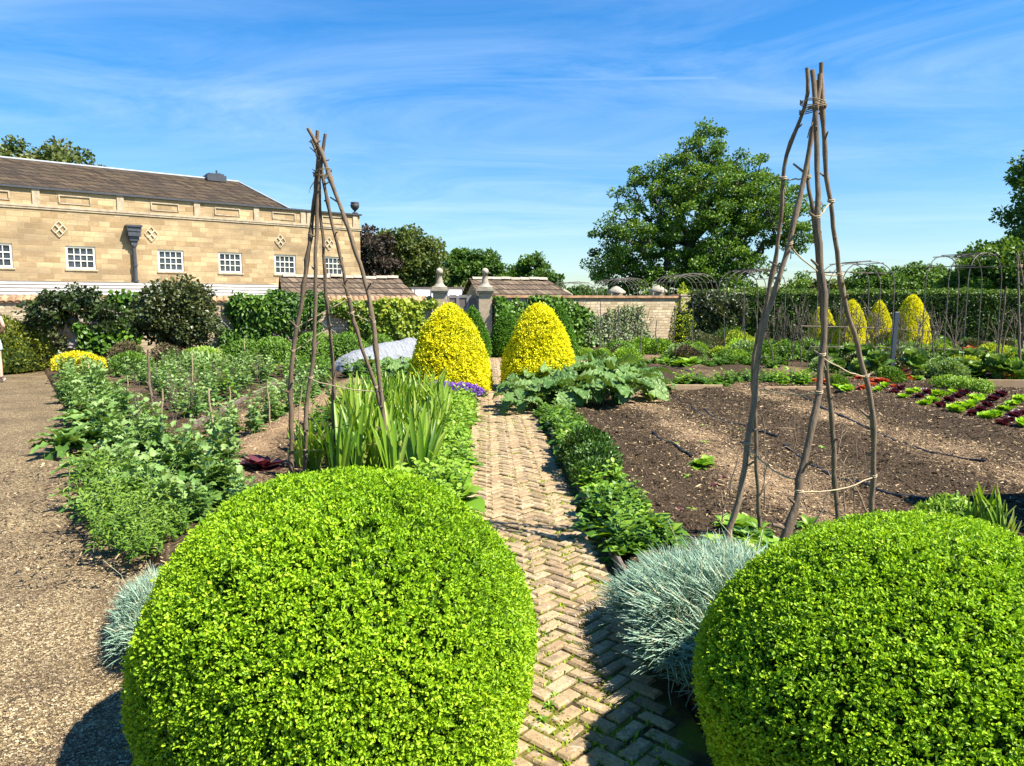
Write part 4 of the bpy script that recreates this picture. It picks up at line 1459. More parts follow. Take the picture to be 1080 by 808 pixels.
shed('low stone tiled shed with dark gable end behind the right gate pillar', (-1.42, 26.3), 2.9, 1.1, 1.74, 2.42, .75)
# pale outbuilding between the sheds
ob = empty('outbuilding', (-3.7, 34, 0), 'pale low outbuilding with white sheeted roof seen over the wall behind the gate', 'outbuilding', None, math.radians(6))
mb = MB()
frame_box(mb, -2.2, 1.9, -.05, 3, -.1, 1.72)
mb.add([(-2.2, -.05, 1.722), (1.9, -.05, 1.722), (1.9, 1.5, 2.2), (-2.2, 1.5, 2.2)], [(0, 1, 2, 3)])
mb.add([(-2.2, 3, 1.722), (1.9, 3, 1.722), (1.9, 1.5, 2.2), (-2.2, 1.5, 2.2)], [(3, 2, 1, 0)])
mb.obj('roof', M['white'], ob)
mb = MB()
frame_box(mb, -2.3, 2.0, 1.38, 1.62, 2.17, 2.28)
for x in (-1.5, -.75, 0, .75, 1.5):
    tube(mb, [(x, -.06, 1.74), (x, 1.45, 2.21)], .02, 5)
mb.obj('ridge', M['rodgrey'], ob)

# ------------------------------------------------------------------ hedge across the far side
mb = MB()
hx0, hx1, hy, hh, hw = 6.9, 44.0, 29.0, 2.02, .65
n = 46000
x = RNG.uniform(hx0, hx1, n)
face = RNG.random(n)
top = face < .30
yy = np.where(top, RNG.uniform(hy - hw, hy + hw, n), hy - hw)
zz_ = np.where(top, hh, RNG.uniform(0, hh, n) )
nn = np.where(top[:, None], np.array((0, -.3, 1.0)), np.array((0, -1.0, .25)))
q = np.stack([x, yy, zz_], 1)
q = q + nrm(nn) * (.07 * wob(q, 1.8, 8) + .05 * wob(q, 5, 6, 9) - .22 * RNG.random(n) ** 2)[:, None]
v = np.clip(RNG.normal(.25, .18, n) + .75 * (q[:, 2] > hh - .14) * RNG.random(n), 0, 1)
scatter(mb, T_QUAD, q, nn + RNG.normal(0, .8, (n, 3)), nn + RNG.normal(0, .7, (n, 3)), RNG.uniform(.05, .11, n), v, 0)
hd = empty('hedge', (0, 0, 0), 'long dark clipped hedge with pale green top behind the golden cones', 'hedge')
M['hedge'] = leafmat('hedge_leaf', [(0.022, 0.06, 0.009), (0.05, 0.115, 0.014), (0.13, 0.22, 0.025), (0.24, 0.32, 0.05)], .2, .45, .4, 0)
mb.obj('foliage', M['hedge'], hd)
mb = MB()
frame_box(mb, hx0 + .1, hx1 - .1, hy - hw + .14, hy + hw - .14, -.1, hh - .15)
mb.obj('stems', M['box_wood'], hd)

# ------------------------------------------------------------------ trees beyond the walls
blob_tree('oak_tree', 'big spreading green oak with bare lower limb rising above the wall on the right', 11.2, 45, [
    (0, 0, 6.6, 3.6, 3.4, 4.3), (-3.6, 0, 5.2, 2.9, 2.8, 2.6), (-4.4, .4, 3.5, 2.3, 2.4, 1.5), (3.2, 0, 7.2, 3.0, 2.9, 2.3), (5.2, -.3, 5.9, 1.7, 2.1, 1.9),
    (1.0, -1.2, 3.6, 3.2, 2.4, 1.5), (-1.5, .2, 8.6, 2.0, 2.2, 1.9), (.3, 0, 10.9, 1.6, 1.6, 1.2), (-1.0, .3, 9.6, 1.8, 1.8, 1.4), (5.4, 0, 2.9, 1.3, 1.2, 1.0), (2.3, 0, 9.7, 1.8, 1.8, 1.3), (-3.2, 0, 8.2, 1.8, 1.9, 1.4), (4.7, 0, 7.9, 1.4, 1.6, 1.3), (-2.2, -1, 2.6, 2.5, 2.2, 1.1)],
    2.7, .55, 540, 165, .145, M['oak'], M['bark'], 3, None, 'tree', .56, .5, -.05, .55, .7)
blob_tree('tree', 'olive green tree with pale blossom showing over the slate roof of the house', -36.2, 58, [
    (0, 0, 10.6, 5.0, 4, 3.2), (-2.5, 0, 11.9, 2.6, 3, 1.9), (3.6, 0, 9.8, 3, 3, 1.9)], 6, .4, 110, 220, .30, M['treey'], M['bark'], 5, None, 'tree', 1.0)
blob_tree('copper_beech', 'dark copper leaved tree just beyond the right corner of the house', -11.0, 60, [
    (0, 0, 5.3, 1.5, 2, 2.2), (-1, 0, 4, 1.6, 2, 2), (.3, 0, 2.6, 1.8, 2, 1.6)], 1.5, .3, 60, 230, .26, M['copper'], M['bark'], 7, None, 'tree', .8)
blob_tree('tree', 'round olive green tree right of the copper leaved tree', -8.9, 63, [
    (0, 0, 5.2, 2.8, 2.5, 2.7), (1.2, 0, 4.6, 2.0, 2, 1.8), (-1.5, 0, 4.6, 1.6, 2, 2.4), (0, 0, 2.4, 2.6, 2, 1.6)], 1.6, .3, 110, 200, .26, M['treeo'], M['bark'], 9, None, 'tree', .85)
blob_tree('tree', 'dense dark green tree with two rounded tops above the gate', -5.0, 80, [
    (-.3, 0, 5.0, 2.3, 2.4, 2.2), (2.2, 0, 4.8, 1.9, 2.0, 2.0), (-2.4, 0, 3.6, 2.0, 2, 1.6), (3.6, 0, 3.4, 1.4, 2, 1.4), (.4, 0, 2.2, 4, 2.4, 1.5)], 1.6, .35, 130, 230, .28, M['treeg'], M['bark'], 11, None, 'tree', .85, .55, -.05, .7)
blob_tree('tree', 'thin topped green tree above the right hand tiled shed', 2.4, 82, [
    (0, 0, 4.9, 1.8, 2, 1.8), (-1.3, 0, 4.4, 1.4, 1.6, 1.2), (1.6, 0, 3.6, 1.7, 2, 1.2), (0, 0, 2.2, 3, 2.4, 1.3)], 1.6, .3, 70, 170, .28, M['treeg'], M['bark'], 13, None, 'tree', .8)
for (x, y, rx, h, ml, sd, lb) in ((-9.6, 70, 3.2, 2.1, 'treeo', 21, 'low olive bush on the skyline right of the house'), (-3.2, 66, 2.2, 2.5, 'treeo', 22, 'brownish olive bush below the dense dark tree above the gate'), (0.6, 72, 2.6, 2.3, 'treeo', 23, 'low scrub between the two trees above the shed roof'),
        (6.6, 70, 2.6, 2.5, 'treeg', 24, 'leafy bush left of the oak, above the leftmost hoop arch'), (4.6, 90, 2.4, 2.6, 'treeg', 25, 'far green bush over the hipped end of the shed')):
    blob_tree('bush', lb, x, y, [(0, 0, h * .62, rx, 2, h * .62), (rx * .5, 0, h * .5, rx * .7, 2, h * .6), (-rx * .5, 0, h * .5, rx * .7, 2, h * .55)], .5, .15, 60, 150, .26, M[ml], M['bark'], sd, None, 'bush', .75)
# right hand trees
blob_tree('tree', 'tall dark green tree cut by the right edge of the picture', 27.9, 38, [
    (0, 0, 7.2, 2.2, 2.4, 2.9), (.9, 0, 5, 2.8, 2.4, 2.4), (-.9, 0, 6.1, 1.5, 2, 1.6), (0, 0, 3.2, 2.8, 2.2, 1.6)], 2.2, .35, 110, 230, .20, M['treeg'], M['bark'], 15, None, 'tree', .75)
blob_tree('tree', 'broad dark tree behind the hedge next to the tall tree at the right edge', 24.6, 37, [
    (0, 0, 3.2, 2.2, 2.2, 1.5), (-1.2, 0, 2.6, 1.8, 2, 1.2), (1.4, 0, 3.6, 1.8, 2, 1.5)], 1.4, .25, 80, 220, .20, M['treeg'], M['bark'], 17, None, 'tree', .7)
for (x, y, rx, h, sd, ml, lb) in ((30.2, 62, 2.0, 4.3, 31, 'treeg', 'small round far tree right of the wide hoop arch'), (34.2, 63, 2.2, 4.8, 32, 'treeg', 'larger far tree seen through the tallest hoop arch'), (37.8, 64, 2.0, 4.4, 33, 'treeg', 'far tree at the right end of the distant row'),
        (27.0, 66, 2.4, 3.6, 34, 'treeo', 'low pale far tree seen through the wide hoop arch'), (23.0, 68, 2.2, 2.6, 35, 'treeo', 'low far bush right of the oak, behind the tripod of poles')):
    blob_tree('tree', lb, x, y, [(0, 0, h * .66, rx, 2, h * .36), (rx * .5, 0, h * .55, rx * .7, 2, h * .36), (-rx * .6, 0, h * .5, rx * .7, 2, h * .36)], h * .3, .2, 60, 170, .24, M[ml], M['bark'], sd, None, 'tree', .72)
# ------------------------------------------------------------------ clipped box and yew
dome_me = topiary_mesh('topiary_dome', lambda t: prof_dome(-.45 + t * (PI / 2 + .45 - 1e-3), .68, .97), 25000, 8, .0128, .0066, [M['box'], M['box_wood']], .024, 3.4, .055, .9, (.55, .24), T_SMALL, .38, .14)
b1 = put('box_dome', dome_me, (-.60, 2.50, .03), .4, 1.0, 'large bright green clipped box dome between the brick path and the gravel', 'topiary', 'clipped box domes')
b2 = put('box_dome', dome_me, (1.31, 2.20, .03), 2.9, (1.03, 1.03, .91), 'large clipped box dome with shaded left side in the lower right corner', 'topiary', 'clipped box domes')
shadow_dome = put('box_dome', dome_me, (4.25, 4.9, .03), 1.2, (.80, .80, 1.75), 'unseen clipped box dome out of view on the right, stretched to shade the mulched bed', 'topiary', 'clipped box domes')  # added out of frame, stretched tall so its shadow falls on the soil

def cone_prof(R, H, p=1.55, q=.80, tuck=.10):
    def f(t):
        r = R * np.maximum(1 - t ** p, 0) ** q * (1 - tuck * np.exp(-(t / .09) ** 2))
        return r, H * t
    return f
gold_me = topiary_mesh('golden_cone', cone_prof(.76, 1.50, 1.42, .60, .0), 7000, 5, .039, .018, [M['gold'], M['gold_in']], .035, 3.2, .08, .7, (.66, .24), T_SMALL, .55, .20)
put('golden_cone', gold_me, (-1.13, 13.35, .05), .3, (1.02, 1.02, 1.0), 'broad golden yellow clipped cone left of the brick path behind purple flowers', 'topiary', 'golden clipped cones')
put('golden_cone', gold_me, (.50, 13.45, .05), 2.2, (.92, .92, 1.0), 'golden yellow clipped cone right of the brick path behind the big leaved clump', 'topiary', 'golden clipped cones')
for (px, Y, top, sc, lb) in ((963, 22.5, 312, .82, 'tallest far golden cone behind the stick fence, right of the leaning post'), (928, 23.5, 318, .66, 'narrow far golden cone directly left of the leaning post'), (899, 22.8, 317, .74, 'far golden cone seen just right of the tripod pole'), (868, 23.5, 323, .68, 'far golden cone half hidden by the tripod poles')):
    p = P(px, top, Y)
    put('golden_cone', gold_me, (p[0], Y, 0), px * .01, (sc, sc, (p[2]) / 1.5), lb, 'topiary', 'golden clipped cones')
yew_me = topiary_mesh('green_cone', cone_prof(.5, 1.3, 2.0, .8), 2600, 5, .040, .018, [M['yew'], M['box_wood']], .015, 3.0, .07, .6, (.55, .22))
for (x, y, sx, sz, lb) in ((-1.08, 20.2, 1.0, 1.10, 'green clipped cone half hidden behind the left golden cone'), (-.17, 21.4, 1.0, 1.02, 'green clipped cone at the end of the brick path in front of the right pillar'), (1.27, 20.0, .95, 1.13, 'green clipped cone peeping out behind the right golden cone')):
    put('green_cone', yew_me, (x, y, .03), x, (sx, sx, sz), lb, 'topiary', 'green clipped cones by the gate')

# ------------------------------------------------------------------ blue grey grass mounds
def fescue(name, x, y, rx, ry, h, n, label, rz=0):
    """several tufts grown together, long fine blades arching loosely"""
    mb = MB()
    nt_ = 26
    ta = np.arange(nt_) * 2.4; tr = np.sqrt((np.arange(nt_) + .5) / nt_) * .86
    tx, ty = rx * tr * np.cos(ta) + RNG.normal(0, .02, nt_), ry * tr * np.sin(ta) + RNG.normal(0, .02, nt_)
    th_ = h * (1 - .35 * tr ** 2) * RNG.uniform(.75, 1.2, nt_)
    k = RNG.integers(0, nt_, n)
    a = RNG.uniform(0, 2 * PI, n); r = np.sqrt(RNG.random(n)) * .085
    bx, by = tx[k] + r * np.cos(a), ty[k] + r * np.sin(a)
    rad = np.hypot(bx / rx, by / ry)
    flop = np.stack([.35 * wob(np.stack([tx, ty, 0 * tx], 1), 6, 5, 2), .35 * wob(np.stack([tx, ty, 0 * tx], 1), 6, 5, 12)], 1)
    lean = np.stack([bx / rx, by / ry], 1) * (.55 * rad)[:, None] + flop[k] + RNG.normal(0, .25, (n, 2)) + np.stack([np.cos(a), np.sin(a)], 1) * (r * 3)[:, None]
    L = RNG.uniform(.15, .27, n) * (h / .32)
    d = np.stack([lean[:, 0], lean[:, 1], np.ones(n)], 1)
    zb = np.clip(th_[k] - .75 * L + RNG.normal(0, .02, n), 0, 1) * np.where(RNG.random(n) < .3, RNG.random(n), 1)
    az = RNG.uniform(0, 2 * PI, n)
    nn = -np.stack([lean[:, 0], lean[:, 1], np.zeros(n)], 1) * .5 + np.stack([np.cos(az), np.sin(az), np.full(n, .5)], 1) * .6
    v = np.clip(RNG.normal(.42, .17, n) + .08 * RNG.normal(0, 1, nt_)[k], 0, .74)
    v = np.where(RNG.random(n) < .07, RNG.uniform(.85, 1, n), v)
    scatter(mb, T_HAIR, np.stack([bx, by, zb], 1), d, nn, np.stack([RNG.uniform(.75, 1.4, n) * .092, L, L], 1), v, 0)
    # flower stalks gone over
    for _ in range(14):
        q = RNG.normal(0, .45, 2) * np.array((rx, ry))
        e = np.array((RNG.normal(0, .10), RNG.normal(0, .10), h + RNG.uniform(.05, .14)))
        tube(mb, [(q[0], q[1], h * .4), (q[0] + e[0] * .4, q[1] + e[1] * .4, e[2] * .75), (q[0] + e[0], q[1] + e[1], e[2])], .0016, 4, .9, 0)
    lathe(mb, [(max(rx, ry) * .9, 0), (max(rx, ry) * .85, .04), (max(rx, ry) * .6, max(.03, h * .35)), (.01, h * .5)], 20, v=.15, mi=1)
    return mb.mesh(name, [M['fescue'], M['box_wood']])
fe1 = fescue('fescue_mound', 0, 0, .40, .40, .32, 24000, '')
put('fescue_mound', fe1, (1.02, 3.20, .03), .15, (1.0, 1.62, 1.05), 'large blue grey grass mound beside the brick path in front of the box dome', 'grass mound', 'blue grey grass mounds')
fe2 = fescue('fescue_mound', 0, 0, .26, .26, .26, 5500, '')
put('fescue_mound', fe2, (-1.72, 3.42, 0), 0.45, (.50, 1.40, .8), 'narrow blue grey grass mound between the gravel and the left box dome', 'grass mound', 'blue grey grass mounds')

# ------------------------------------------------------------------ tripods of poles
def smooth_path(pts, n):
    pts = np.asarray(pts, float)
    d = np.concatenate([[0], np.cumsum(np.linalg.norm(np.diff(pts, axis=0), axis=1))])
    t = np.linspace(0, d[-1], n)
    c = np.stack([np.interp(t, d, pts[:, k]) for k in range(3)], 1)
    k = np.array([.25, .5, .25])
    for _ in range(2):
        c[1:-1] = k[0] * c[:-2] + k[1] * c[1:-1] + k[2] * c[2:]
    return c

def pole_pts(pix, Y0, Y1, zfoot=.04, Yt=None):
    """pix runs from foot to tip; distance goes from Y0 at the foot to Y1 at the lashing"""
    pix = np.array(pix, float)
    ys = pix[:, 1]
    f = (ys[0] - ys) / (ys[0] - ys[-1])
    out = []
    for (px, py), t in zip(pix, f):
        Y = Y0 + (Y1 - Y0) * t
        p = P(px, py, Y)
        out.append(p)
    out = np.array(out)
    return out

def add_pole(mb, pts, r0, r1, mi=0, knots=7):
    n = 44
    c = smooth_path(pts, n)
    c = c + np.stack([.015 * wob(c * 1.0, 5, 6, 1) + .006 * wob(c, 13, 6, 7), .015 * wob(c, 5, 6, 11) + .006 * wob(c, 13, 6, 17), 0 * c[:, 0]], 1)
    t = np.linspace(0, 1, n)
    rad = r0 + (r1 - r0) * t
    rad = rad * (1 + .08 * wob(c, 22, 6, 4))
    for k in RNG.choice(np.arange(3, n - 3), knots, replace=False):
        rad[k] *= RNG.uniform(1.15, 1.4)
    tube(mb, c, rad, 8, .5, mi, True, True)
    for k in RNG.choice(np.arange(6, n - 3), 9, replace=False):
        a = RNG.uniform(0, 2 * PI)
        d = np.array((math.cos(a), math.sin(a), RNG.uniform(.2, .9)))
        l = RNG.uniform(.015, .06)
        tube(mb, [c[k], c[k] + d * (rad[k] + l * .5), c[k] + d * (rad[k] + l)], [rad[k] * .5, rad[k] * .42, rad[k] * .36], 5, .5, mi)
    return c

def at_h(c, z):
    i = int(np.argmin(np.abs(c[:, 2] - z)))
    return c[i]

def twine_path(a, b, sag=.03, n=9):
    t = np.linspace(0, 1, n)[:, None]
    return a + (b - a) * t - np.array((0, 0, 1)) * sag * (4 * t * (1 - t)) + RNG.normal(0, .003, (n, 3))

def wrap(mb, p, r, turns=3, dz=.012):
    t = np.linspace(0, turns * 2 * PI, turns * 10)
    pts = np.stack([p[0] + r * np.cos(t), p[1] + r * np.sin(t), p[2] + dz * t / (2 * PI) * .8 + .006 * np.sin(t)], 1)
    tube(mb, pts, .0035, 4)

def tripod(label, poles, depths, radii, ties, lash_z, lash_r, base, near=1.0):
    r = empty('pole_tripod', (base[0], base[1], 0), label, 'plant support', 'tripods of hazel poles')
    cs = []
    for pix, (Y0, Y1), (r0, r1) in zip(poles, depths, radii):
        mb = MB()
        Y0 = G(pix[0][0], pix[0][1], .05)[1] * near
        Y1 = Y1 * near
        pts = pole_pts(pix, Y0, Y1) - np.array((base[0], base[1], 0))
        # push the foot into the soil
        d = nrm(pts[0] - pts[1])
        if pts[0][2] > -.03:
            pts = np.concatenate([[pts[0] + d * (pts[0][2] + .05) / max(.3, -d[2])], pts])
        cs.append(add_pole(mb, pts, r0, r1))
        mb.obj('pole', M['pole'], r)
    mb = MB()
    c = np.mean([at_h(k, lash_z) for k in cs], axis=0)
    lc = [at_h(k, lash_z) for k in cs]
    for k in (1, 2):
        t = np.linspace(0, 2.4 * 2 * PI, 50)
        tilt_ = RNG.normal(0, .25, 2)
        dr = np.stack([np.cos(t), np.sin(t)], 1)
        sup = np.max([dr @ (q[:2] - c[:2]) for q in lc], axis=0) + .019 + RNG.uniform(0, .004)
        pts = np.stack([c[0] + dr[:, 0] * sup, c[1] + dr[:, 1] * sup, c[2] + (k - 2) * .024 + .010 * t / PI / 2 + dr[:, 0] * sup * tilt_[0] + dr[:, 1] * sup * tilt_[1]], 1)
        tube(mb, pts, .0032, 5)
    e_ = lc[0]
    tube(mb, twine_path(e_, e_ + np.array((-.06, -.05, -.16)), -.01, 5), .0035, 4)
    mb.obj('lashing', M['oldtwine'], r)
    for (i, zi, j, zj, sag) in ties:
        mb = MB()
        a, b = at_h(cs[i], zi), at_h(cs[j], zj)
        tube(mb, twine_path(a, b, sag), .0045, 5)
        wrap(mb, a, .019, 2)
        wrap(mb, b, .019, 2)
        tube(mb, twine_path(a, a + np.array((RNG.normal(0, .03), RNG.normal(0, .03), -.08)), 0, 4), .003, 4)
        mb.obj('twine_tie', M['twine'], r)
    return r, cs

R_P = [
    [(768, 562), (773, 544), (783, 497), (793, 440), (800, 387), (806, 350), (813.5, 318), (819, 300), (831, 266), (841, 216), (851, 185), (853, 164), (858.5, 129), (863, 100), (866, 78)],
    [(799, 537), (797, 517), (797, 443), (793, 413), (795, 373), (800, 352), (806.6, 327), (813.5, 292), (824, 233), (829, 182), (831, 159), (841, 133), (853, 105), (854, 88), (852.6, 71)],
    [(824, 580), (838.5, 527), (850, 480), (860, 440), (866, 408), (870, 377), (870, 340), (868.5, 323), (866.5, 292), (864, 258), (862, 216), (863, 178), (861, 150), (859, 110), (858, 74)],
    [(882, 552), (880, 497), (877, 447), (872, 393), (868, 340), (864, 290), (860, 244), (857.5, 216), (853, 188), (855, 160), (859, 120), (863, 85)],
    [(922, 549), (924, 504), (922, 457), (917, 423), (907, 383), (898.6, 350), (890, 325), (886, 300), (883, 275), (879, 237), (876, 202), (872, 171), (868, 126), (866, 102), (868, 66)],
]
_, rcs = tripod('taller tripod of knotty hazel poles in the mulched bed right of the path', R_P, [(4.95, 4.95), (5.35, 5.0), (4.62, 4.92), (5.15, 5.0), (5.15, 4.96)],
       [(.0195, .0135), (.014, .011), (.022, .014), (.015, .011), (.0175, .0125)],
       [(0, 1.91, 4, 1.76, .05), (2, 1.29, 4, 1.12, .02), (2, .57, 4, .55, .03), (0, .74, 2, .60, .05), (1, 1.03, 2, 1.06, .02), (2, 2.08, 4, 2.17, .0), (1, 2.34, 3, 2.3, .0)], 2.70, .036, (1.72, 4.38), .88)
L_P = [
    [(307, 505), (305, 459), (306, 431), (306, 394), (311, 357), (318, 328), (321, 298), (326, 266), (329.5, 234), (332, 212), (335.7, 179.5), (334.5, 162), (334.5, 137.5)],
    [(320, 505), (321, 444), (326, 406), (330.7, 369), (333, 320), (333, 278), (334.5, 241), (335.7, 204), (338, 175), (340.6, 157), (343, 141)],
    [(354, 500), (353, 468), (350.5, 431), (350.5, 394), (348, 350), (345, 323), (342, 288), (340.6, 249), (338, 209), (337, 180), (336, 158)],
    [(411, 498), (410, 468), (405, 439), (396, 406), (386, 382), (376, 352), (370, 328), (364, 298), (358, 264), (352, 234), (345, 204), (339.4, 179.5), (336, 160)],
    [(408, 506), (406, 444), (401, 414), (397.6, 382), (394, 350), (390, 324), (386.4, 303), (379, 278.5), (372.8, 254), (365.4, 229), (354, 202), (344, 177), (339.4, 160), (324.6, 135)],
]
_, lcs = tripod('shorter tripod of hazel poles beside the iris clump left of the path', L_P, [(6.15, 6.35), (6.1, 6.32), (6.75, 6.42), (6.6, 6.38), (6.15, 6.3)],
       [(.022, .016), (.019, .014), (.018, .012), (.018, .013), (.022, .016)],
       [(0, 1.35, 3, 1.62, .0), (1, .92, 4, .80, .03), (3, 1.5, 4, 1.45, .0), (1, .30, 4, .36, .02), (0, 1.20, 2, 1.4, .0), (3, .84, 4, .82, 0)], 2.66, .045, (-1.45, 6.3))
# short broken stub bound at the top of the left tripod, and a third stick at its foot
mb = MB()
add_pole(mb, np.array([P(328.5, 147, 6.3), P(332.5, 159, 6.3), P(337, 176, 6.32)]) - np.array((-1.45, 6.3, 0)), .012, .012, 0, 3)
mb.obj('pole', M['pole'], _)

# thin twigs pushed in round the right tripod
def twig(name, p0, p1, r, label, group, nside=4, mat='twig'):
    mb = MB()
    p0, p1 = np.asarray(p0, float), np.asarray(p1, float)
    n = 9
    t = np.linspace(0, 1, n)[:, None]
    L = np.linalg.norm(p1 - p0)
    c = (p1 - p0) * t + np.concatenate([[np.zeros(3)], RNG.normal(0, .012 * L, (n - 1, 3))])
    tube(mb, c, np.linspace(r, r * .4, n), 5)
    for k in range(nside):
        i = int(RNG.integers(2, n - 1))
        d = nrm((p1 - p0) / L + RNG.normal(0, .75, 3)); d[2] = abs(d[2]) * .8
        l = L * RNG.uniform(.15, .45)
        q = c[i] + d * l
        tube(mb, [c[i], (c[i] + q) / 2 + RNG.normal(0, .015 * L, 3), q], [r * .5, r * .4, r * .2], 4)
        if RNG.random() < .7:
            q2 = (c[i] + q) / 2
            tube(mb, [q2, q2 + nrm(d + RNG.normal(0, .6, 3)) * l * .5], [r * .3, r * .15], 4)
    o = mb.obj(name, M[mat], None, tuple(p0))
    return tag(o, label, 'stick', group)
for (a, b, Y) in (((770, 520), (784, 455), 5.3), ((806, 540), (806, 440), 5.35), ((797, 545), (811, 485), 5.1), ((855, 562), (887, 490), 4.75), ((893, 550), (887, 482), 5.2), ((902, 552), (902, 465), 5.2),
                 ((884, 480), (890, 442), 5.6), ((920, 545), (880, 475), 5.2), ((838, 545), (858, 505), 4.9), ((842, 520), (838, 430), 5.5), ((760, 560), (772, 500), 4.9), ((905, 560), (870, 520), 4.95), ((852, 545), (835, 480), 5.2)):
    twig('pea_stick', P(*a, Y), P(*b, Y + .05), .0065, 'thin brown twig pushed in at the foot of the taller tripod', 'twigs at the foot of the taller tripod', 5)

# ------------------------------------------------------------------ stakes among the bean rows
def stake(pa, pb, r, label, mat='bamboo', rough=False):
    x, y = G(*pa)
    a = np.array((x, y, .02)); b = P(*pb, y + .02)
    mb = MB()
    if rough:
        add_pole(mb, np.array([a - a, (b - a) * .5 + RNG.normal(0, .03, 3), b - a]), r, r * .6, 0, 5)
    else:
        n = 7
        c = (b - a) * np.linspace(0, 1, n)[:, None] + RNG.normal(0, .006, (n, 3))
        tube(mb, c, np.linspace(r, r * .8, n), 6)
        for k in range(1, n - 1):
            tube(mb, [c[k] - (b - a) * .004, c[k] + (b - a) * .004], r * 1.25, 6)
    o = mb.obj('garden_stake', M[mat], None, tuple(a))
    return tag(o, label, 'stake', 'stakes among the beans')
for pa, pb, r, lb, mt, rg_ in (
        ((162, 450), (154, 369), .022, 'thick crooked brown stake in the middle of the leafy bed', 'pole', True),
        ((204, 421), (202, 370), .012, 'straight pale cane right of the crooked stake, below the dark round shrub', 'bamboo', False),
        ((167, 478), (172, 410), .011, 'pale cane in front of the crooked brown stake', 'bamboo', False),
        ((229, 482), (219, 410), .012, 'leaning pale cane in front of the curved strip of bare soil', 'bamboo', False),
        ((286, 456), (281, 400), .011, 'thin cane left of the shorter tripod, at the end of the bare soil strip', 'bamboo', False),
        ((244, 452), (242, 407), .009, 'thin short cane between the leaning cane and the shorter tripod', 'bamboo', False),
        ((99, 409), (93, 383), .014, 'short leaning stake below the yellow shrub', 'bamboo', False),
        ((259, 385), (257, 357), .014, 'pale cane in front of the fan trained shrub on the wall', 'bamboo', False),
        ((234, 388), (230, 366), .013, 'cane leaning left, the left of two in front of the trained shrub', 'bamboo', False),
        ((237, 388), (233, 370), .010, 'short cane close beside another leaning cane, in front of the trained shrub', 'bamboo', False),
        ((136, 440), (134, 395), .008, 'very thin cane among the leaves left of the crooked stake', 'bamboo', False),
        ((148, 452), (141, 420), .008, 'thin twiggy cane at the foot of the crooked stake', 'bamboo', False),
        ((312, 470), (318, 408), .008, 'thin cane standing inside the shorter tripod', 'bamboo', False)):
    stake(pa, pb, r, lb, mt, rg_)

# ------------------------------------------------------------------ white fleece tunnel
def fleece():
    r = empty('fleece_tunnel', (-3.0, 17.0, .04), 'low tunnel cloche covered in crumpled white fleece left of the golden cone', 'cloche', None, math.radians(38))
    mb = MB()
    nu, nv = 60, 34
    u = np.linspace(-1.0, 1.0, nu)
    a = np.linspace(-.02, PI + .02, nv)
    U, A = np.meshgrid(u, a, indexing='ij')
    hump = .72 + .26 * np.cos((U - .05) * PI * 1.0 + PI) * 0 + .10 * np.sin(U * 2.4 + .6) - .05 * np.cos(U * 9)
    end = np.sqrt(np.clip(1 - np.abs(U) ** 5, 0, 1))
    hgt = (.60 + .22 * np.clip(U, -1, 1)) * (1 + .07 * np.abs(np.cos(U * 3.9)) - .04) * end
    wid = (.55 + .06 * U) * (.55 + .45 * end)
    X = U * 1.15 + .02 * np.sin(A * 5)
    Y = wid * np.cos(A)
    Z = hgt * np.sin(A) ** .85 if False else hgt * np.abs(np.sin(A)) ** .85
    q = np.stack([X, Y, Z], -1)
    w = .014 * wob(q, 9, 8, 3) + .010 * np.abs(wob(q * np.array((3, 1, 1)), 6, 8, 12)) + .006 * wob(q, 24, 8, 20)
    grid(mb, X + w * .5, Y + w * np.cos(A) * 1.5, Z + w * np.sin(A) * 1.5 - .02, .5, 0, True)
    m, nt, out = newmat('fleece')
    tc_ = nd(nt, 'ShaderNodeTexCoord')
    f1 = noise(nt, mapping(nt, tc_.outputs['Object'], (3.5, 1, 1)), 5, 6, .6, dist=.8)
    f2 = noise(nt, tc_.outputs['Object'], 14, 5, .7)
    b = principled(nt, out, ramp(nt, f2, [(.3, (.33, .345, .36)), (.7, (.43, .445, .465))]), .85, .1, bump(nt, math_n(nt, 'ADD', f1, math_n(nt, 'MULTIPLY', f2, .25)), .8, .07))
    t = nd(nt, 'ShaderNodeBsdfTranslucent'); t.inputs[0].default_value = (.36, .39, .42, 1)
    mx = nd(nt, 'ShaderNodeMixShader'); mx.inputs[0].default_value = .3
    nt.links.new(b.outputs[0], mx.inputs[1]); nt.links.new(t.outputs[0], mx.inputs[2]); nt.links.new(mx.outputs[0], out.inputs[0])
    mb.obj('fleece_cover', m, r)
    for x in (-.8, 0, .8):
        mb = MB()
        t_ = np.linspace(0, PI, 12)
        h = .56 + .2 * x
        tube(mb, np.stack([np.full(12, x), .52 * np.cos(t_), h * np.abs(np.sin(t_)) ** .85 - .03], 1), .008, 5)
        mb.obj('hoop', M['rodgrey'], r)
fleece()

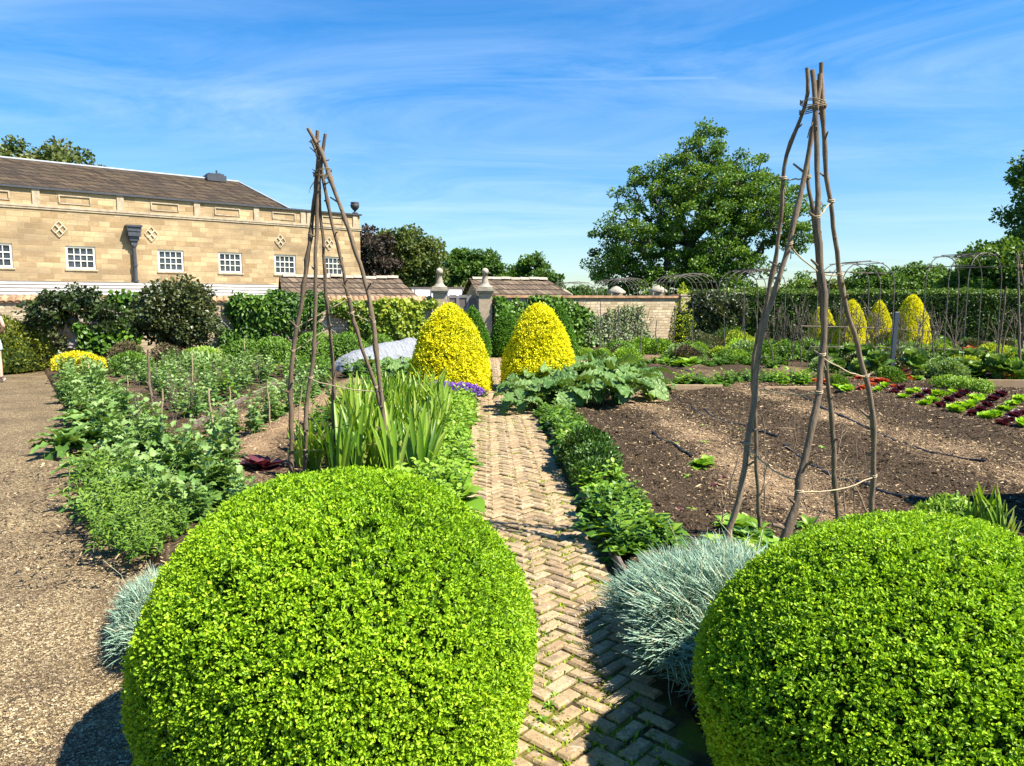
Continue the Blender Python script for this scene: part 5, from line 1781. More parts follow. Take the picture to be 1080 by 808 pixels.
# ------------------------------------------------------------------ hoop arches along the far path
def arch(px, top, Y, w, label, nh, dep, legs=True, tilt=0.0):
    p = P(px, top, Y)
    H = p[2]
    r = empty('hoop_arch', (p[0], Y, 0), label, 'garden arch', 'hoop arches over the far path', math.radians(17 + tilt))
    t = np.linspace(0, PI, 17)
    cx_ = w / 2 * np.sign(np.cos(t)) * np.abs(np.cos(t)) ** .75
    cz_ = H - .75 + .75 * np.sin(t) ** .8
    arc = np.stack([cx_, 0 * t, cz_], 1)
    for k in range(nh):
        y = -dep / 2 + dep * k / max(1, nh - 1)
        mb = MB()
        j = RNG.normal(0, .02, 3) * np.array((1, 1, .6))
        pts = np.concatenate([[(w / 2, 0, -.1), (w / 2, 0, H * .4)], arc[1:-1], [(-w / 2, 0, H * .4), (-w / 2, 0, -.1)]])
        tube(mb, pts + np.array((0, y, 0)) + j, .012, 6)
        mb.obj('hoop', M['rodgrey'], r)
    for i in (3, 6, 8, 10, 13):
        mb = MB()
        tube(mb, [arc[i] + (0, -dep / 2 - .06, .02), arc[i] + (0, dep / 2 + .06, .02)], .010, 5)
        mb.obj('rail', M['rodgrey'], r)
    return r
arch(603, 298, 39, 2.0, 'leftmost and farthest hoop arch, above the wall left of the oak', 5, 2.2)
arch(655, 294, 32, 1.8, 'hoop arch above the wall under the left side of the oak', 6, 1.9)
arch(722, 290, 27.5, 1.8, 'hoop arch under the middle of the oak with creeper over the wall end', 6, 1.7)
arch(793, 285, 23.6, 1.5, 'hoop arch under the right side of the oak, left of the taller tripod', 4, 1.4)
arch(903, 277, 19.3, 1.65, 'wide hoop arch just right of the taller tripod, over the golden cones', 3, .9)
arch(1018, 269, 16.6, 1.15, 'tallest nearest hoop arch near the right edge, against the far trees', 3, 1.0, True, 8)

# leaning post and odd poles on the right
def straight_pole(name, pa, pb, Y, r, mat, label, group=None, sq=False, cat='post'):
    a, b = P(*pa, Y), P(*pb, Y)
    a[2] = min(a[2], 0.0)
    mb = MB()
    if sq:
        ez = nrm(b - a); ex = nrm(np.cross((0, 1, 0), ez)); ey = np.cross(ez, ex)
        bbox_bev(mb, (b - a) / 2, (r * 2, r * 1.2, np.linalg.norm(b - a)), (ex, ey, ez), .01)
    else:
        add_pole(mb, np.array([a - a, (b - a) * .33 + RNG.normal(0, .02, 3), (b - a) * .66 + RNG.normal(0, .02, 3), b - a]), r, r * .65, 0, 4)
    o = mb.obj(name, M[mat], None, tuple(a))
    return tag(o, label, cat, group)
straight_pole('post', (941, 376), (946, 329), 15.6, .04, 'slatepost', 'short blue grey square post leaning among the chard', None, True)
straight_pole('garden_pole', (1053, 392), (1061, 302), 15.0, .022, 'pole', 'leaning pole of the crossed pair left of the right edge', 'poles at the right edge', False, 'pole')
straight_pole('garden_pole', (1050, 396), (1069, 330), 14.8, .018, 'pole', 'shorter pole crossing another near the right edge', 'poles at the right edge', False, 'pole')
rt = empty('pole_tripod', (11.0, 15.2, 0), 'tripod of pale poles half cut by the right edge of the picture', 'plant support', 'tripods of hazel poles')
for (pa, pb, Y0, Y1) in (((1075, 390), (1073, 266), 15.3, 15.4), ((1078, 380), (1082, 262), 15.9, 15.4), ((1098, 392), (1074, 268), 15.2, 15.4), ((1110, 385), (1078, 264), 15.8, 15.4)):
    mb = MB()
    a, b = P(*pa, Y0), P(*pb, Y1)
    a[2] = -.05
    o_ = np.array((11.0, 15.2, 0))
    add_pole(mb, np.array([a - o_, (a + b) / 2 - o_ + RNG.normal(0, .02, 3), b - o_]), .028, .016, 0, 4)
    mb.obj('pole', M['greytwig'], rt)
mb = MB(); wrap(mb, P(1075, 282, 15.4) - np.array((11.0, 15.2, 0)), .06, 4, .02); mb.obj('lashing', M['twine'], rt)

# brushwood sticks for the peas
def pea_mesh():
    mb = MB()
    H = 1.25
    n = 8
    c = np.stack([RNG.normal(0, .025, n), RNG.normal(0, .025, n), np.linspace(-.05, H, n)], 1)
    tube(mb, c, np.linspace(.012, .004, n), 5)
    for k in range(8):
        i = int(RNG.integers(2, n - 1))
        a = RNG.uniform(0, 2 * PI)
        d = nrm((.45 * math.cos(a), .45 * math.sin(a), 1))
        l = RNG.uniform(.25, .6)
        q = c[i] + d * l
        tube(mb, [c[i], (c[i] + q) / 2 + RNG.normal(0, .02, 3), q], [.007, .005, .003], 4)
        tube(mb, [(c[i] + q) / 2, (c[i] + q) / 2 + nrm(d + RNG.normal(0, .4, 3)) * l * .5], [.004, .002], 4)
    return mb.mesh('pea_stick', [M['greytwig']])
peas = [pea_mesh() for _ in range(5)]
npea = 0
for (x0, y0, x1, y1, cnt, lb, gr) in ((6.2, 17.6, 10.0, 17.0, 24, 'branching grey twig in the front row of pea sticks before the golden cones', 'front row of pea sticks'),
                                (6.6, 20.4, 11.0, 19.8, 20, 'branching grey twig in the back row of pea sticks before the golden cones', 'back row of pea sticks'),
                                (10.2, 18.4, 14.5, 18.0, 12, 'branching grey twig under the tallest hoop arch', 'pea sticks under the tallest arch')):
    for k in range(cnt):
        t = (k + RNG.uniform(-.3, .3)) / cnt
        put('pea_stick', peas[int(RNG.integers(0, 5))], (x0 + (x1 - x0) * t, y0 + (y1 - y0) * t + RNG.normal(0, .1), .05), RNG.uniform(0, 6.28), RNG.uniform(.8, 1.2) * (1.05 if y0 > 19 else 1), lb, 'stick', gr, None, (RNG.normal(0, .12), RNG.normal(0, .12)))
for (pa, pb, Y, lb) in (((856, 366), (1040, 370), 16.9, 'lower horizontal stick tied across the front pea sticks'), ((845, 344), (990, 350), 17.2, 'upper horizontal stick tied across the pea sticks'), ((850, 287), (935, 289), 20.0, 'long thin stick lying across the tops of the back pea sticks')):
    a, b = P(*pa, Y), P(*pb, Y)
    mb = MB()
    add_pole(mb, np.array([a - a, (b - a) * .5 + (0, 0, .03), b - a]), .013, .008, 0, 3)
    tag(mb.obj('tie_stick', M['greytwig'], None, tuple(a)), lb, 'stick', 'horizontal sticks of the pea supports')
# thin iron rods in front of the wall
for k, (px, y0, y1, Y) in enumerate(((692, 338, 372, 21), (711, 330, 372, 21), (730, 318, 371, 21.5), (763, 330, 370, 21), (785, 312, 372, 20.5), (676, 336, 368, 21), (652, 322, 366, 22), (633, 318, 362, 22.6))):
    straight_pole('plant_rod', (px, y1), (px + .5, y0), Y, .016, 'iron', ['thin dark rod in front of the pale wall end', 'tall dark rod by the corner of the wall end', 'tall dark rod in front of the dark leaved tree', 'dark rod beside the low yellow shrub', 'tallest dark rod, just left of the taller tripod', 'short dark rod near the trained pears', 'thin dark rod among the trained pears', 'leftmost thin dark rod before the trained pears'][k], 'dark rods before the wall', False, 'rod')

# ------------------------------------------------------------------ boards and drip pipes
def board(pa, pb, h, mat, label, w=.035):
    a = np.array((*G(*pa), .10)); b = np.array((*G(*pb), .10))
    ex = nrm(b - a); ey = nrm(np.cross((0, 0, 1), ex))
    mb = MB()
    bbox_bev(mb, (0, 0, 0), (np.linalg.norm(b - a), w, h), (ex, ey, np.cross(ex, ey)), .005)
    tag(mb.obj('edging_board', M[mat], None, tuple((a + b) / 2 + (0, 0, h / 2 - .06))), label, 'board', 'boards edging the plots')
board((1010, 407), (1130, 408), .16, 'newboard', 'tan wooden board edging the plot beyond the lettuces')
board((664, 409), (762, 409.5), .10, 'newboard', 'weathered board edging the mulched plot right of the big leaved clump')
board((806, 411), (900, 410), .09, 'newboard', 'low board edging the mulched plot behind the taller tripod')
board((190, 457), (292, 405), .10, 'board', 'dark board along the bare soil strip between the bean rows', .03)
board((363, 383), (342, 392), .12, 'board', 'short board at the left end of the fleece tunnel')

def hose(pix, label, r=.012):
    pts = []
    for (px, py) in pix:
        x, y = G(px, py, .10)
        pts.append((x, y, 0))
    c = smooth_path(np.array(pts), 40)
    c[:, 2] = bedz(c[:, 0], c[:, 1]) + .003 + .008 * wob(c, 3, 4)
    c[:, :2] += .02 * np.stack([wob(c, 2, 4, 3), wob(c, 2, 4, 8)], 1)
    base = c[0].copy()
    mb = MB()
    tube(mb, c - base, r, 7)
    tag(mb.obj('drip_pipe', M['hose'], None, tuple(base)), label, 'pipe', 'black drip pipes on the soil')
hose([(815, 398), (845, 418), (870, 430), (910, 445), (930, 455), (967, 467), (994, 475), (1040, 482)], 'longest black drip pipe, running from behind the taller tripod to the right', .014)
hose([(828, 470), (857, 487), (880, 500), (907, 507), (940, 520), (1000, 528)], 'black drip pipe passing between the feet of the taller tripod', .014)
hose([(742, 432), (760, 443), (780, 450), (800, 456), (820, 462)], 'short black drip pipe just left of the taller tripod')
hose([(618, 449), (626, 456), (634, 461), (641, 470)], 'short loop of black pipe behind the border beside the path')
hose([(690, 455), (700, 462), (717, 474), (730, 482)], 'short black pipe half buried in the dark mulch left of the tripod')
hose([(672, 404), (700, 412), (727, 427), (742, 438)], 'black pipe curving out from the big leaved clump')
hose([(690, 385), (720, 388), (745, 396), (790, 402)], 'black pipe on the small far plot behind the board')
# ------------------------------------------------------------------ shrubs trained on the garden walls
def lw(s, out):
    """point on the left wall: s metres from the gate, out metres in front of it"""
    n = np.array((-WD[1], WD[0])) * -1
    if n[1] > 0:
        n = -n
    p = np.array((-2.58, 24.0)) + WD * s + n * out
    return p[0], p[1]
def s_of(px):
    k = (px - CX) / FPX
    return (k * 24.0 + 2.58) / (WD[0] - k * WD[1])

def wall_shrub(name, label, x, y, rz, w, h0, h1, T, n, leaf, mat, wood='bark', depth=.3, droopy=0.0, lump=1.6, group='shrubs trained on the garden walls', fan=9, dens=0.0):
    r = empty(name, (x, y, 0), label, 'shrub', group, rz)
    mb = MB()
    X = RNG.uniform(-w / 2, w / 2, n); Z = RNG.uniform(h0, h1, n)
    q = np.stack([X, np.zeros(n), Z], 1)
    nz_ = wob(q + np.array((x, y, 0)), lump, 8) + .5 * wob(q + np.array((x, y, 0)), lump * 3, 6, 9)
    edge = np.minimum.reduce([(X + w / 2) / (.25 * w), (w / 2 - X) / (.25 * w), (h1 - Z) / .35])
    keep = (nz_ > -.75 + dens - .0) & (edge * .7 + .9 * nz_ > .10 + dens * .3)
    X, Z, nz_ = X[keep], Z[keep], nz_[keep]
    n = len(X)
    Yd = -(depth * (.35 + .4 * np.clip(nz_, -1, 1)) + RNG.uniform(-.1, .12, n)).clip(.02, None)
    nn = np.array((0, -1, .35)) + RNG.normal(0, .55, (n, 3))
    d = np.stack([RNG.normal(0, .8, n), RNG.normal(-.4, .4, n), RNG.normal(-droopy, .6, n)], 1)
    v = np.clip(RNG.normal(.45, .22, n) + .18 * nz_, 0, 1)
    scatter(mb, T, np.stack([X, Yd, Z], 1), d, nn, leaf * RNG.uniform(.65, 1.3, n), v, 0, True)
    mb.obj('foliage', M[mat], r)
    mb = MB()
    for k in range(fan):
        a = -1.2 + 2.4 * k / (fan - 1)
        L = min(h1 * .93, w * .5 / max(.15, abs(math.sin(a)))) 
        t = np.linspace(0, 1, 7)
        pts = np.stack([math.sin(a) * L * t, -.06 - .1 * t, .05 + math.cos(a) * .0 * t + (L * math.cos(a)) * t ** .9], 1) + np.concatenate([[np.zeros(3)], RNG.normal(0, .03, (6, 3))])
        tube(mb, pts, np.linspace(.035, .008, 7), 5)
    mb.obj('branches', M[wood], r)
    return r
M['wallvine'] = leafmat('vine_leaf', [(0.03, 0.075, 0.006), (0.10, 0.19, 0.012), (0.26, 0.36, 0.03), (0.42, 0.46, 0.04)], .32, .45, .35, .5)
LW_RZ = math.atan2(WD[1], WD[0]) + PI
for (px0, px1, h0, h1, nm, T, n, leaf, mat, lb, dens) in (
        (84, 150, .25, 1.85, 'wall_shrub', T_BROAD, 2200, .13, 'green', 'broad leaved green shrub on the wall behind the spreading bay tree', .1),
        (222, 300, .10, 1.80, 'wall_shrub', T_LANCE, 4600, .17, 'green', 'fan trained shrub with long drooping leaves right of the dark round shrub', -.1),
        (284, 345, .10, 2.05, 'wall_shrub', T_LANCE, 3800, .15, 'green', 'taller fan trained shrub on the wall behind the left legs of the shorter tripod', -.1),
        (336, 416, .35, 1.62, 'wall_vine', T_BROAD, 2600, .11, 'wallvine', 'yellow green vine on the wall behind the shorter tripod', .45),
        (398, 462, .45, 1.68, 'wall_vine', T_BROAD, 2600, .12, 'wallvine', 'green vine along the wall top left of the golden cone', .45),
        (40, 92, .2, 1.4, 'wall_shrub', T_OVAL, 1100, .10, 'olive', 'thin shrub on the wall between the round bush and the bay tree', .45)):
    s0, s1 = s_of(px0), s_of(px1)
    x, y = lw((s0 + s1) / 2, .22)
    wall_shrub(nm, lb, x, y, LW_RZ, abs(s1 - s0) * 1.06, h0, h1, T, n, leaf, mat, 'palebark', .35, .5 if T is T_LANCE else .2, 1.6, 'shrubs trained on the garden walls', 9, dens)
for (px0, px1, h0, h1, T, n, leaf, mat, lb, dens) in (
        (526, 585, .3, 1.78, T_BROAD, 2400, .13, 'green', 'leafy climber on the wall between the gate and the right golden cone', -.35),
        (578, 632, .15, 1.72, T_BROAD, 2200, .13, 'green', 'leafy climber on the wall right of the right golden cone', -.25),
        (618, 662, .15, 1.45, T_LANCE, 1300, .13, 'pear', 'pale leaved trained pear with bare gaps, nearer the golden cone', .25),
        (652, 694, .10, 1.50, T_LANCE, 1300, .13, 'pear', 'pale leaved trained pear beside the bare end of the wall', .25)):
    k0, k1 = [(q_ - CX) / FPX for q_ in (px0, px1)]
    s0, s1 = [(k_ * 24 + .62) / (-WD[0] + k_ * WD[1]) for k_ in (k0, k1)]
    sm = (s0 + s1) / 2
    wall_shrub('wall_shrub', lb, -.62 - WD[0] * sm - WD[1] * -.23, 24 - WD[1] * sm - .22, math.atan2(-WD[1], -WD[0]), (s1 - s0) * 1.08, h0, h1, T, n, leaf, mat, 'palebark', .3, .2, 1.8, 'shrubs trained on the garden walls', 9, dens)

# ------------------------------------------------------------------ small trees and shrubs before the left wall
p = G(76, 388, 0)
blob_tree('bay_tree', 'low spreading tree with pale twisted limbs above the yellow shrub', -10.3, 17.3, [
    (.35, 0, 1.48, .70, .6, .42), (-.40, 0, 1.42, .62, .6, .42), (.95, 0, 1.28, .42, .45, .32), (-.75, 0, 1.18, .36, .4, .32), (0, 0, 1.68, .6, .5, .25)],
    .62, .095, 75, 70, .085, M['bay'], M['palebark'], 41, None, 'tree', .18, .6, -.02, .75, .5)
blob_tree('round_shrub_tree', 'round dense dark olive shrub on a short trunk before the wall', -8.35, 18.5, [
    (0, 0, 1.30, .92, .85, .80), (.25, 0, 1.72, .55, .6, .42), (-.45, 0, 1.1, .55, .6, .5), (.5, 0, 1.0, .5, .6, .45)],
    .45, .10, 110, 130, .085, M['olive'], M['bark'], 43, None, 'shrub', .24, .6, -.02, .8)
def bush(name, label, x, y, R, H, n, s, mat, T=T_SMALL, group=None, lump=.14, cat='shrub', sy=1.0, z=.03):
    mb = MB()
    mound(mb, T, n, R, H, s, .05, .9, 0, .8, .4, .55, lump)
    lathe(mb, [(R * .74, 0), (R * .78, H * .25), (R * .55, H * .62), (.01, H * .78)], 18, v=.2, mi=1)
    o = mb.obj(name, [M[mat], M['box_wood']], None, (x, y, z))
    o.scale = (1, sy, 1)
    o.rotation_euler = (0, 0, RNG.uniform(-.3, .3))
    return tag(o, label, cat, group)
bush('round_bush', 'large rounded yellow green bush at the left edge of the picture behind the person', -11.75, 16.9, 1.12, 1.16, 9000, .062, 'yellowg', T_SMALL, None, .08)
M['bigbush'] = leafmat('olive_yellow_leaf', [(0.03, 0.05, 0.006), (0.085, 0.115, 0.010), (0.20, 0.225, 0.016)], .25, .45, .35, 0.05)
bpy.data.objects['round_bush'].data.materials[0] = M['bigbush']
bush('yellow_shrub', 'low bright yellow shrub under the spreading bay tree', -9.75, 16.6, .66, .44, 3200, .05, 'yflower', T_SMALL, None, .1, 'shrub', .7, .05)
bush('plum_shrub', 'dull purple brown shrub below the dark round shrub', -8.0, 17.2, .42, .62, 1800, .05, 'plumshrub', T_SMALL, 'plum coloured shrubs')
bush('plum_shrub', 'dull purple brown shrub right of the yellow shrub', -9.0, 17.3, .5, .62, 2000, .05, 'plumshrub', T_SMALL, 'plum coloured shrubs')
bush('green_shrub', 'round mid green shrub right of the yellow shrub in front of the plum shrubs', -8.05, 15.6, .42, .56, 2400, .045, 'green', T_SMALL)
bush('grey_shrub', 'low blue green shrub below the trunk of the dark round shrub', -6.9, 16.2, .62, .42, 900, .12, 'glauc', T_LANCE)
for k, (px, Y, R, H, mt, lb) in enumerate(((258, 18.2, .62, .62, 'green', 'feathery green bush below the fan trained shrub, leftmost of the low row'), (292, 18.4, .66, .70, 'green', 'feathery green bush between the fan trained shrubs and the shorter tripod'), (330, 18.6, .60, .74, 'green', 'feathery dark green bush seen through the shorter tripod'), (366, 18.8, .62, .78, 'green', 'feathery dark green bush left of the white fleece tunnel'),
        (215, 17.6, .5, .5, 'bright', 'soft bright green bush right of the dark round shrub'), (400, 20.5, .5, .6, 'green', 'green bush behind the white fleece tunnel'))):
    pp = P(px, 380, Y)
    bush('feathery_bush', lb, pp[0], Y, R, H, 4200, .085, mt, T_LANCE, 'low bushes before the trained shrubs', .12)
# dark leaved tree and shrubs by the wall end on the right
blob_tree('dark_shrub_tree', 'dark purplish shrub tree at the bare end of the wall', 6.15, 23.2, [
    (0, 0, 1.5, .75, .6, .55), (.55, 0, 1.25, .6, .6, .5), (-.2, 0, 1.0, .6, .5, .4), (.9, 0, 1.5, .35, .4, .35)], .5, .07, 60, 110, .09, M['olive'], M['palebark'], 45, None, 'shrub', .22)
bush('clipped_bush', 'low rounded olive bush under the dark shrub tree', 5.75, 22.6, .60, .62, 2600, .05, 'olive', T_SMALL, 'low olive bushes by the wall end')
bush('clipped_bush', 'low rounded yellowish bush right of the dark shrub tree trunk', 6.95, 22.8, .60, .62, 2600, .05, 'yellowg', T_SMALL, 'low olive bushes by the wall end')
bush('yellow_shrub', 'small lime yellow shrub left of the taller tripod in the far beds', 6.6, 21.6, .42, .42, 1500, .05, 'yflower', T_SMALL)
bpy.data.objects['yellow_shrub.001'].data.materials[0] = M['lime']
bush('rose_bush', 'leafy bush with a few red blooms before the hedge', 7.2, 25.6, .8, 1.0, 3200, .06, 'green', T_SMALL)
bush('creeper', 'yellow green creeper over the hoop arch at the wall end', 6.1, 26.6, .55, 1.85, 2600, .075, 'yellowg', T_SMALL, None, .2)

# ------------------------------------------------------------------ planting of the left bed
def row(key, name, pts, sc, label, group, skip=0.0, jit=.05):
    k = 0
    for (x, y) in pts:
        if RNG.random() < skip:
            continue
        plant(key, name, x + RNG.normal(0, jit), y + RNG.normal(0, jit), sc, label, group)
        k += 1
    return k
def line(x0, y0, x1, y1, step):
    n = max(2, int(math.hypot(x1 - x0, y1 - y0) / step))
    return [(x0 + (x1 - x0) * i / (n - 1), y0 + (y1 - y0) * i / (n - 1)) for i in range(n)]
# border along the gravel
LB = 'glaucous poppy like plant with jagged leaves in the border along the gravel'
y = 4.9
rw = []
while y < 15:
    rw.append((bed_xl(y) + .30, y)); y += .36
row('poppy', 'poppy_plant', rw, .95, LB, 'jagged leaved plants along the gravel')
rw = []
y = 5.6
while y < 14.5:
    rw.append((bed_xl(y) + .72, y)); y += .40
row('poppy', 'poppy_plant', rw, 1.05, LB, 'jagged leaved plants along the gravel')
for (px, py, sc) in ((70, 452, 1.1), (98, 446, 1.25), (105, 425, 1.15), (82, 424, 1.05), (128, 500, 1.2), (150, 512, 1.1), (110, 470, 1.2), (150, 478, 1.0), (140, 452, 1.1)):
    x, y = G(px, py + 18)
    plant('artichoke', 'artichoke_plant', x, y, sc * .95, 'tall grey green thistle like plant with long toothed leaves in the gravel border', 'tall toothed plants in the gravel border')
for k in range(14):
    py = 412 + 150 * (k / 14) ** 1.2
    x, y = G(60 + (py - 410) * .35, py)
    x = bed_xl(y) + RNG.uniform(.15, 1.0)
    plant(('artichoke', 'poppy', 'lushdark', 'poppy')[k % 4], 'border_plant', x, y, RNG.uniform(.65, .95), 'leafy plant filling the border along the gravel', 'mixed leaves filling the gravel border')
for (px, py, sc) in ((215, 530, 1.0), (245, 520, 1.0), (200, 545, .9), (180, 530, .9), (230, 505, 1.0), (255, 535, .85), (205, 515, 1.0)):
    x, y = G(px, py)
    plant('poppy', 'poppy_plant', x, y, sc, 'glaucous jagged plant at the near end of the leafy bed', 'jagged leaved plants at the near end of the bed')
for (px, py, sc) in ((118, 548, 1.1), (140, 562, 1.1), (160, 572, 1.0), (110, 522, 1.2), (100, 500, 1.1), (165, 548, 1.1), (185, 560, .9), (130, 535, 1.2), (150, 585, .8), (128, 575, .9)):
    x, y = G(px, py)
    plant('herb', 'herb_clump', x, y, sc * .82, 'loose yellow green herb clump at the near corner of the gravel border', 'herb clumps at the near corner')
for (px, py, sc, lb) in ((278, 492, 1.35, 'large dark red leafed plant beside the shorter tripod'), (165, 549, .85, 'dark red leafed plant near the gravel corner'), (202, 466, .8, 'small dark red plant by the pale leaning cane')):
    x, y = G(px, py)
    plant('redromaine', 'red_leaf_plant', x, y, sc, lb, 'dark red plants in the leafy bed')
def strip_x(y):
    return -3.92 - .096 * (y - 8.6)
# bean block between border and bare strip
k = 0
for y in np.arange(7.6, 14.6, .40):
    x0, x1 = bed_xl(y) + 1.15, strip_x(y) - .15
    m = int((x1 - x0) / .42)
    for i in range(max(0, m)):
        if RNG.random() < .2: continue
        plant('bean' if RNG.random() < .75 else 'greenbean', 'bean_plant', x1 - i * .42 - .1 + RNG.normal(0, .05), y + RNG.normal(0, .06), 1.0, 'broad bean plant among the canes left of the bare soil strip', 'bean plants left of the bare strip')
for y in np.arange(6.4, 13.6, .40):
    for xo in (.62, 1.0):
        if (y < 7.2 and xo < .9) or RNG.random() < .15: continue
        plant('bean', 'bean_plant', strip_x(y) + xo + RNG.normal(0, .05), y + RNG.normal(0, .06), .9, 'broad bean plant between the bare soil strip and the sandy ridge', 'bean plants right of the bare strip')
for y in np.arange(7.6, 13.8, .42):
    if RNG.random() < .8:
        plant('greenbean', 'bean_plant', -2.25 - .05 * (y - 8) + RNG.normal(0, .06), y, .95, 'mid green bean plant between the sandy ridge and the iris clump', 'bean plants right of the sandy ridge')
for y in np.arange(8.6, 13.6, .5):
    if RNG.random() < .75:
        plant('poppy', 'poppy_plant', -3.0 - .09 * (y - 8) + RNG.normal(0, .1), y, .75, 'small jagged plant growing on the sandy ridge', 'plants on the sandy ridge')
for k in range(26):
    y = RNG.uniform(7.8, 13.8)
    x = strip_x(y) - .2 - max(.05, strip_x(y) - .2 - bed_xl(y) - 1.2) * RNG.random()
    put('pea_stick', peas[k % 5], (x, y, .04), RNG.uniform(0, 6.28), RNG.uniform(.32, .5), 'short twiggy stick supporting the bean plants left of the bare soil strip', 'stick', 'twiggy sticks among the beans')
# plants further back in the left bed
for y in np.arange(14.4, 17.2, .48):
    for x in np.arange(bed_xl(y) + .4, -2.2, .55):
        key, lb, gr = (('bean', 'broad bean plant at the back of the leafy bed', 'bean plants at the back of the bed') if x < -4.8 else ('greenbean', 'low green plant in the rows before the fleece tunnel', 'green plants before the fleece tunnel'))
        if -4.2 < x < -2.0 and y > 15.9:
            continue
        if RNG.random() < .85:
            plant(key, 'bean_plant', x + RNG.normal(0, .08), y + RNG.normal(0, .08), .95, lb, gr)
for (px, py, sc) in ((398, 392, 1.3), (420, 395, 1.4), (408, 402, 1.2), (434, 400, 1.3)):
    x, y = G(px, py)
    plant('rhubarb', 'big_leaf_plant', x, y, sc * .65, 'dark big leaved plant between the fleece tunnel and the golden cone', 'big leaved plants by the fleece tunnel')
# iris and the path border
for y in np.arange(6.15, 10.9, .25):
    for x in np.arange(path_l(y) - .42, path_l(y) - 1.25 - .02 * (y - 6) * 3, -.24):
        if y < 7.0 and x < path_l(y) - .95 and RNG.random() < .5:
            continue
        plant('iris', 'iris_plant', x + RNG.normal(0, .06), y + RNG.normal(0, .06), .92 - .022 * (y - 6.2), 'sword leaved iris fan in the clump beside the brick path', 'iris clump beside the brick path')
for (px, py) in ((330, 500), (345, 505), (365, 498), (320, 490), (385, 500), (372, 505)):
    x, y = G(px, py)
    plant('iris', 'iris_plant', x, y, .8, 'sword leaved fan at the foot of the shorter tripod', 'iris fans under the shorter tripod')
for y in np.arange(4.7, 11.3, .19):
    for xo in (-.10, -.27):
        if y < 5.2 and xo < -.2: continue
        plant('edge', 'border_plant', path_l(y) + xo + RNG.normal(0, .03), y + RNG.normal(0, .03), 1.05, 'low bright leafy plant edging the left side of the brick path', 'bright plants edging the left side of the path')
for (px, py) in ((440, 520), (460, 515), (425, 512), (478, 530), (450, 528)):
    x, y = G(px, py)
    plant('lush', 'border_plant', x, y, 1.0, 'broad leafy green plant behind the left box dome', 'broad leafy plants behind the box dome')
for (x, y, sc, lb) in ((-.80, 11.75, 1.5, 'purple flower cushion spilling over the path edge before the golden cone'), (-1.12, 12.0, 1.3, 'second purple flower cushion joined to the one at the path edge'), (-1.72, 11.7, 1.8, 'purple flower cushion behind the iris blades'), (-2.05, 11.9, 1.5, 'small purple flower cushion left of the golden cone')):
    plant('aubrieta', 'flower_cushion', x, y, sc, lb, 'purple flower cushions', None, 'flowers')

# ------------------------------------------------------------------ planting of the right bed
def kx(y, o):
    return path_r(y) + o
y = 4.55
while y < 10.2:
    if not (6.05 < y < 7.1):
        key = ('edged', 'edged', 'lush', 'edge', 'edged')[int(RNG.integers(0, 5))]
        lb = {'edged': 'low dark green leafed plant in the kerb border right of the path', 'lush': 'pale broad leafed plant in the kerb border right of the path', 'edge': 'small bright leafed plant in the kerb border right of the path'}[key]
        plant(key, 'border_plant', kx(y, .11), y, 1.0 if key != 'lush' else .62, lb, 'kerb border plants, ' + {'lush': 'broad leafed', 'edge': 'bright', 'edged': 'dark'}[key])
        if RNG.random() < .8:
            plant(key, 'border_plant', kx(y, .28), y + .08, .9 if key != 'lush' else .55, lb, 'kerb border plants, ' + {'lush': 'broad leafed', 'edge': 'bright', 'edged': 'dark'}[key])
    y += .20
for (y, o, s) in ((6.2, .17, 1.0), (6.55, .20, 1.05), (6.9, .17, .95)):
    plant('darkmound', 'dark_mound', kx(y, o), y, s, 'small leaved dark green mound in the kerb border beside the path', 'dark green mounds beside the kerb')
for (px, py, s, key) in ((668, 552, .8, 'lush'), (690, 556, .85, 'lush'), (655, 565, .7, 'lush'), (705, 560, .75, 'lush'), (680, 572, .7, 'strawberry'), (650, 545, .8, 'strawberry'), (712, 570, .7, 'strawberry'), (664, 578, .7, 'strawberry')):
    x, y = G(px, py)
    plant(key, 'border_plant', x, y, s, 'lush leafy plant at the near end of the kerb border behind the blue grey grass', 'leafy plants behind the blue grey grass')
for (px, py, s) in ((560, 424, .8), (578, 420, 1.0), (600, 424, 1.05), (628, 423, 1.05), (655, 420, 1.05), (600, 408, 1.1), (635, 408, 1.15), (665, 408, 1.0), (565, 408, 1.0), (684, 413, .75), (650, 398, 1.0), (676, 402, .8), (620, 396, 1.0), (548, 430, .55)):
    x, y = G(px, py)
    plant('rhubarb', 'big_leaf_plant', x, y, s * 1.02, 'plant with big rumpled grey green leaves between the golden cone and the mulch', 'big leaved clump beside the path')
for (px, py, s) in ((700, 412, .9), (712, 408, .8), (690, 418, .8)):
    x, y = G(px, py)
    plant('lush', 'leafy_plant', x, y, s, 'leafy green plant at the right edge of the big leaved clump', 'leafy plants by the big leaved clump')
# row along the boards
for px in np.arange(722, 860, 9.5):
    x, y = G(px, 403 + RNG.normal(0, 2))
    plant('edged' if RNG.random() < .6 else 'edge', 'leafy_plant', x, y, 1.25, 'leafy green plant in the row along the low board', 'leafy row along the low board')
for px in np.arange(862, 960, 11):
    x, y = G(px, 402 + RNG.normal(0, 3))
    plant(('moundgreen', 'lushdark', 'chard')[int(RNG.integers(0, 3))], 'leafy_plant', x, y, .75, 'leafy plant in the mixed row right of the taller tripod', 'mixed leafy row right of the tripod')
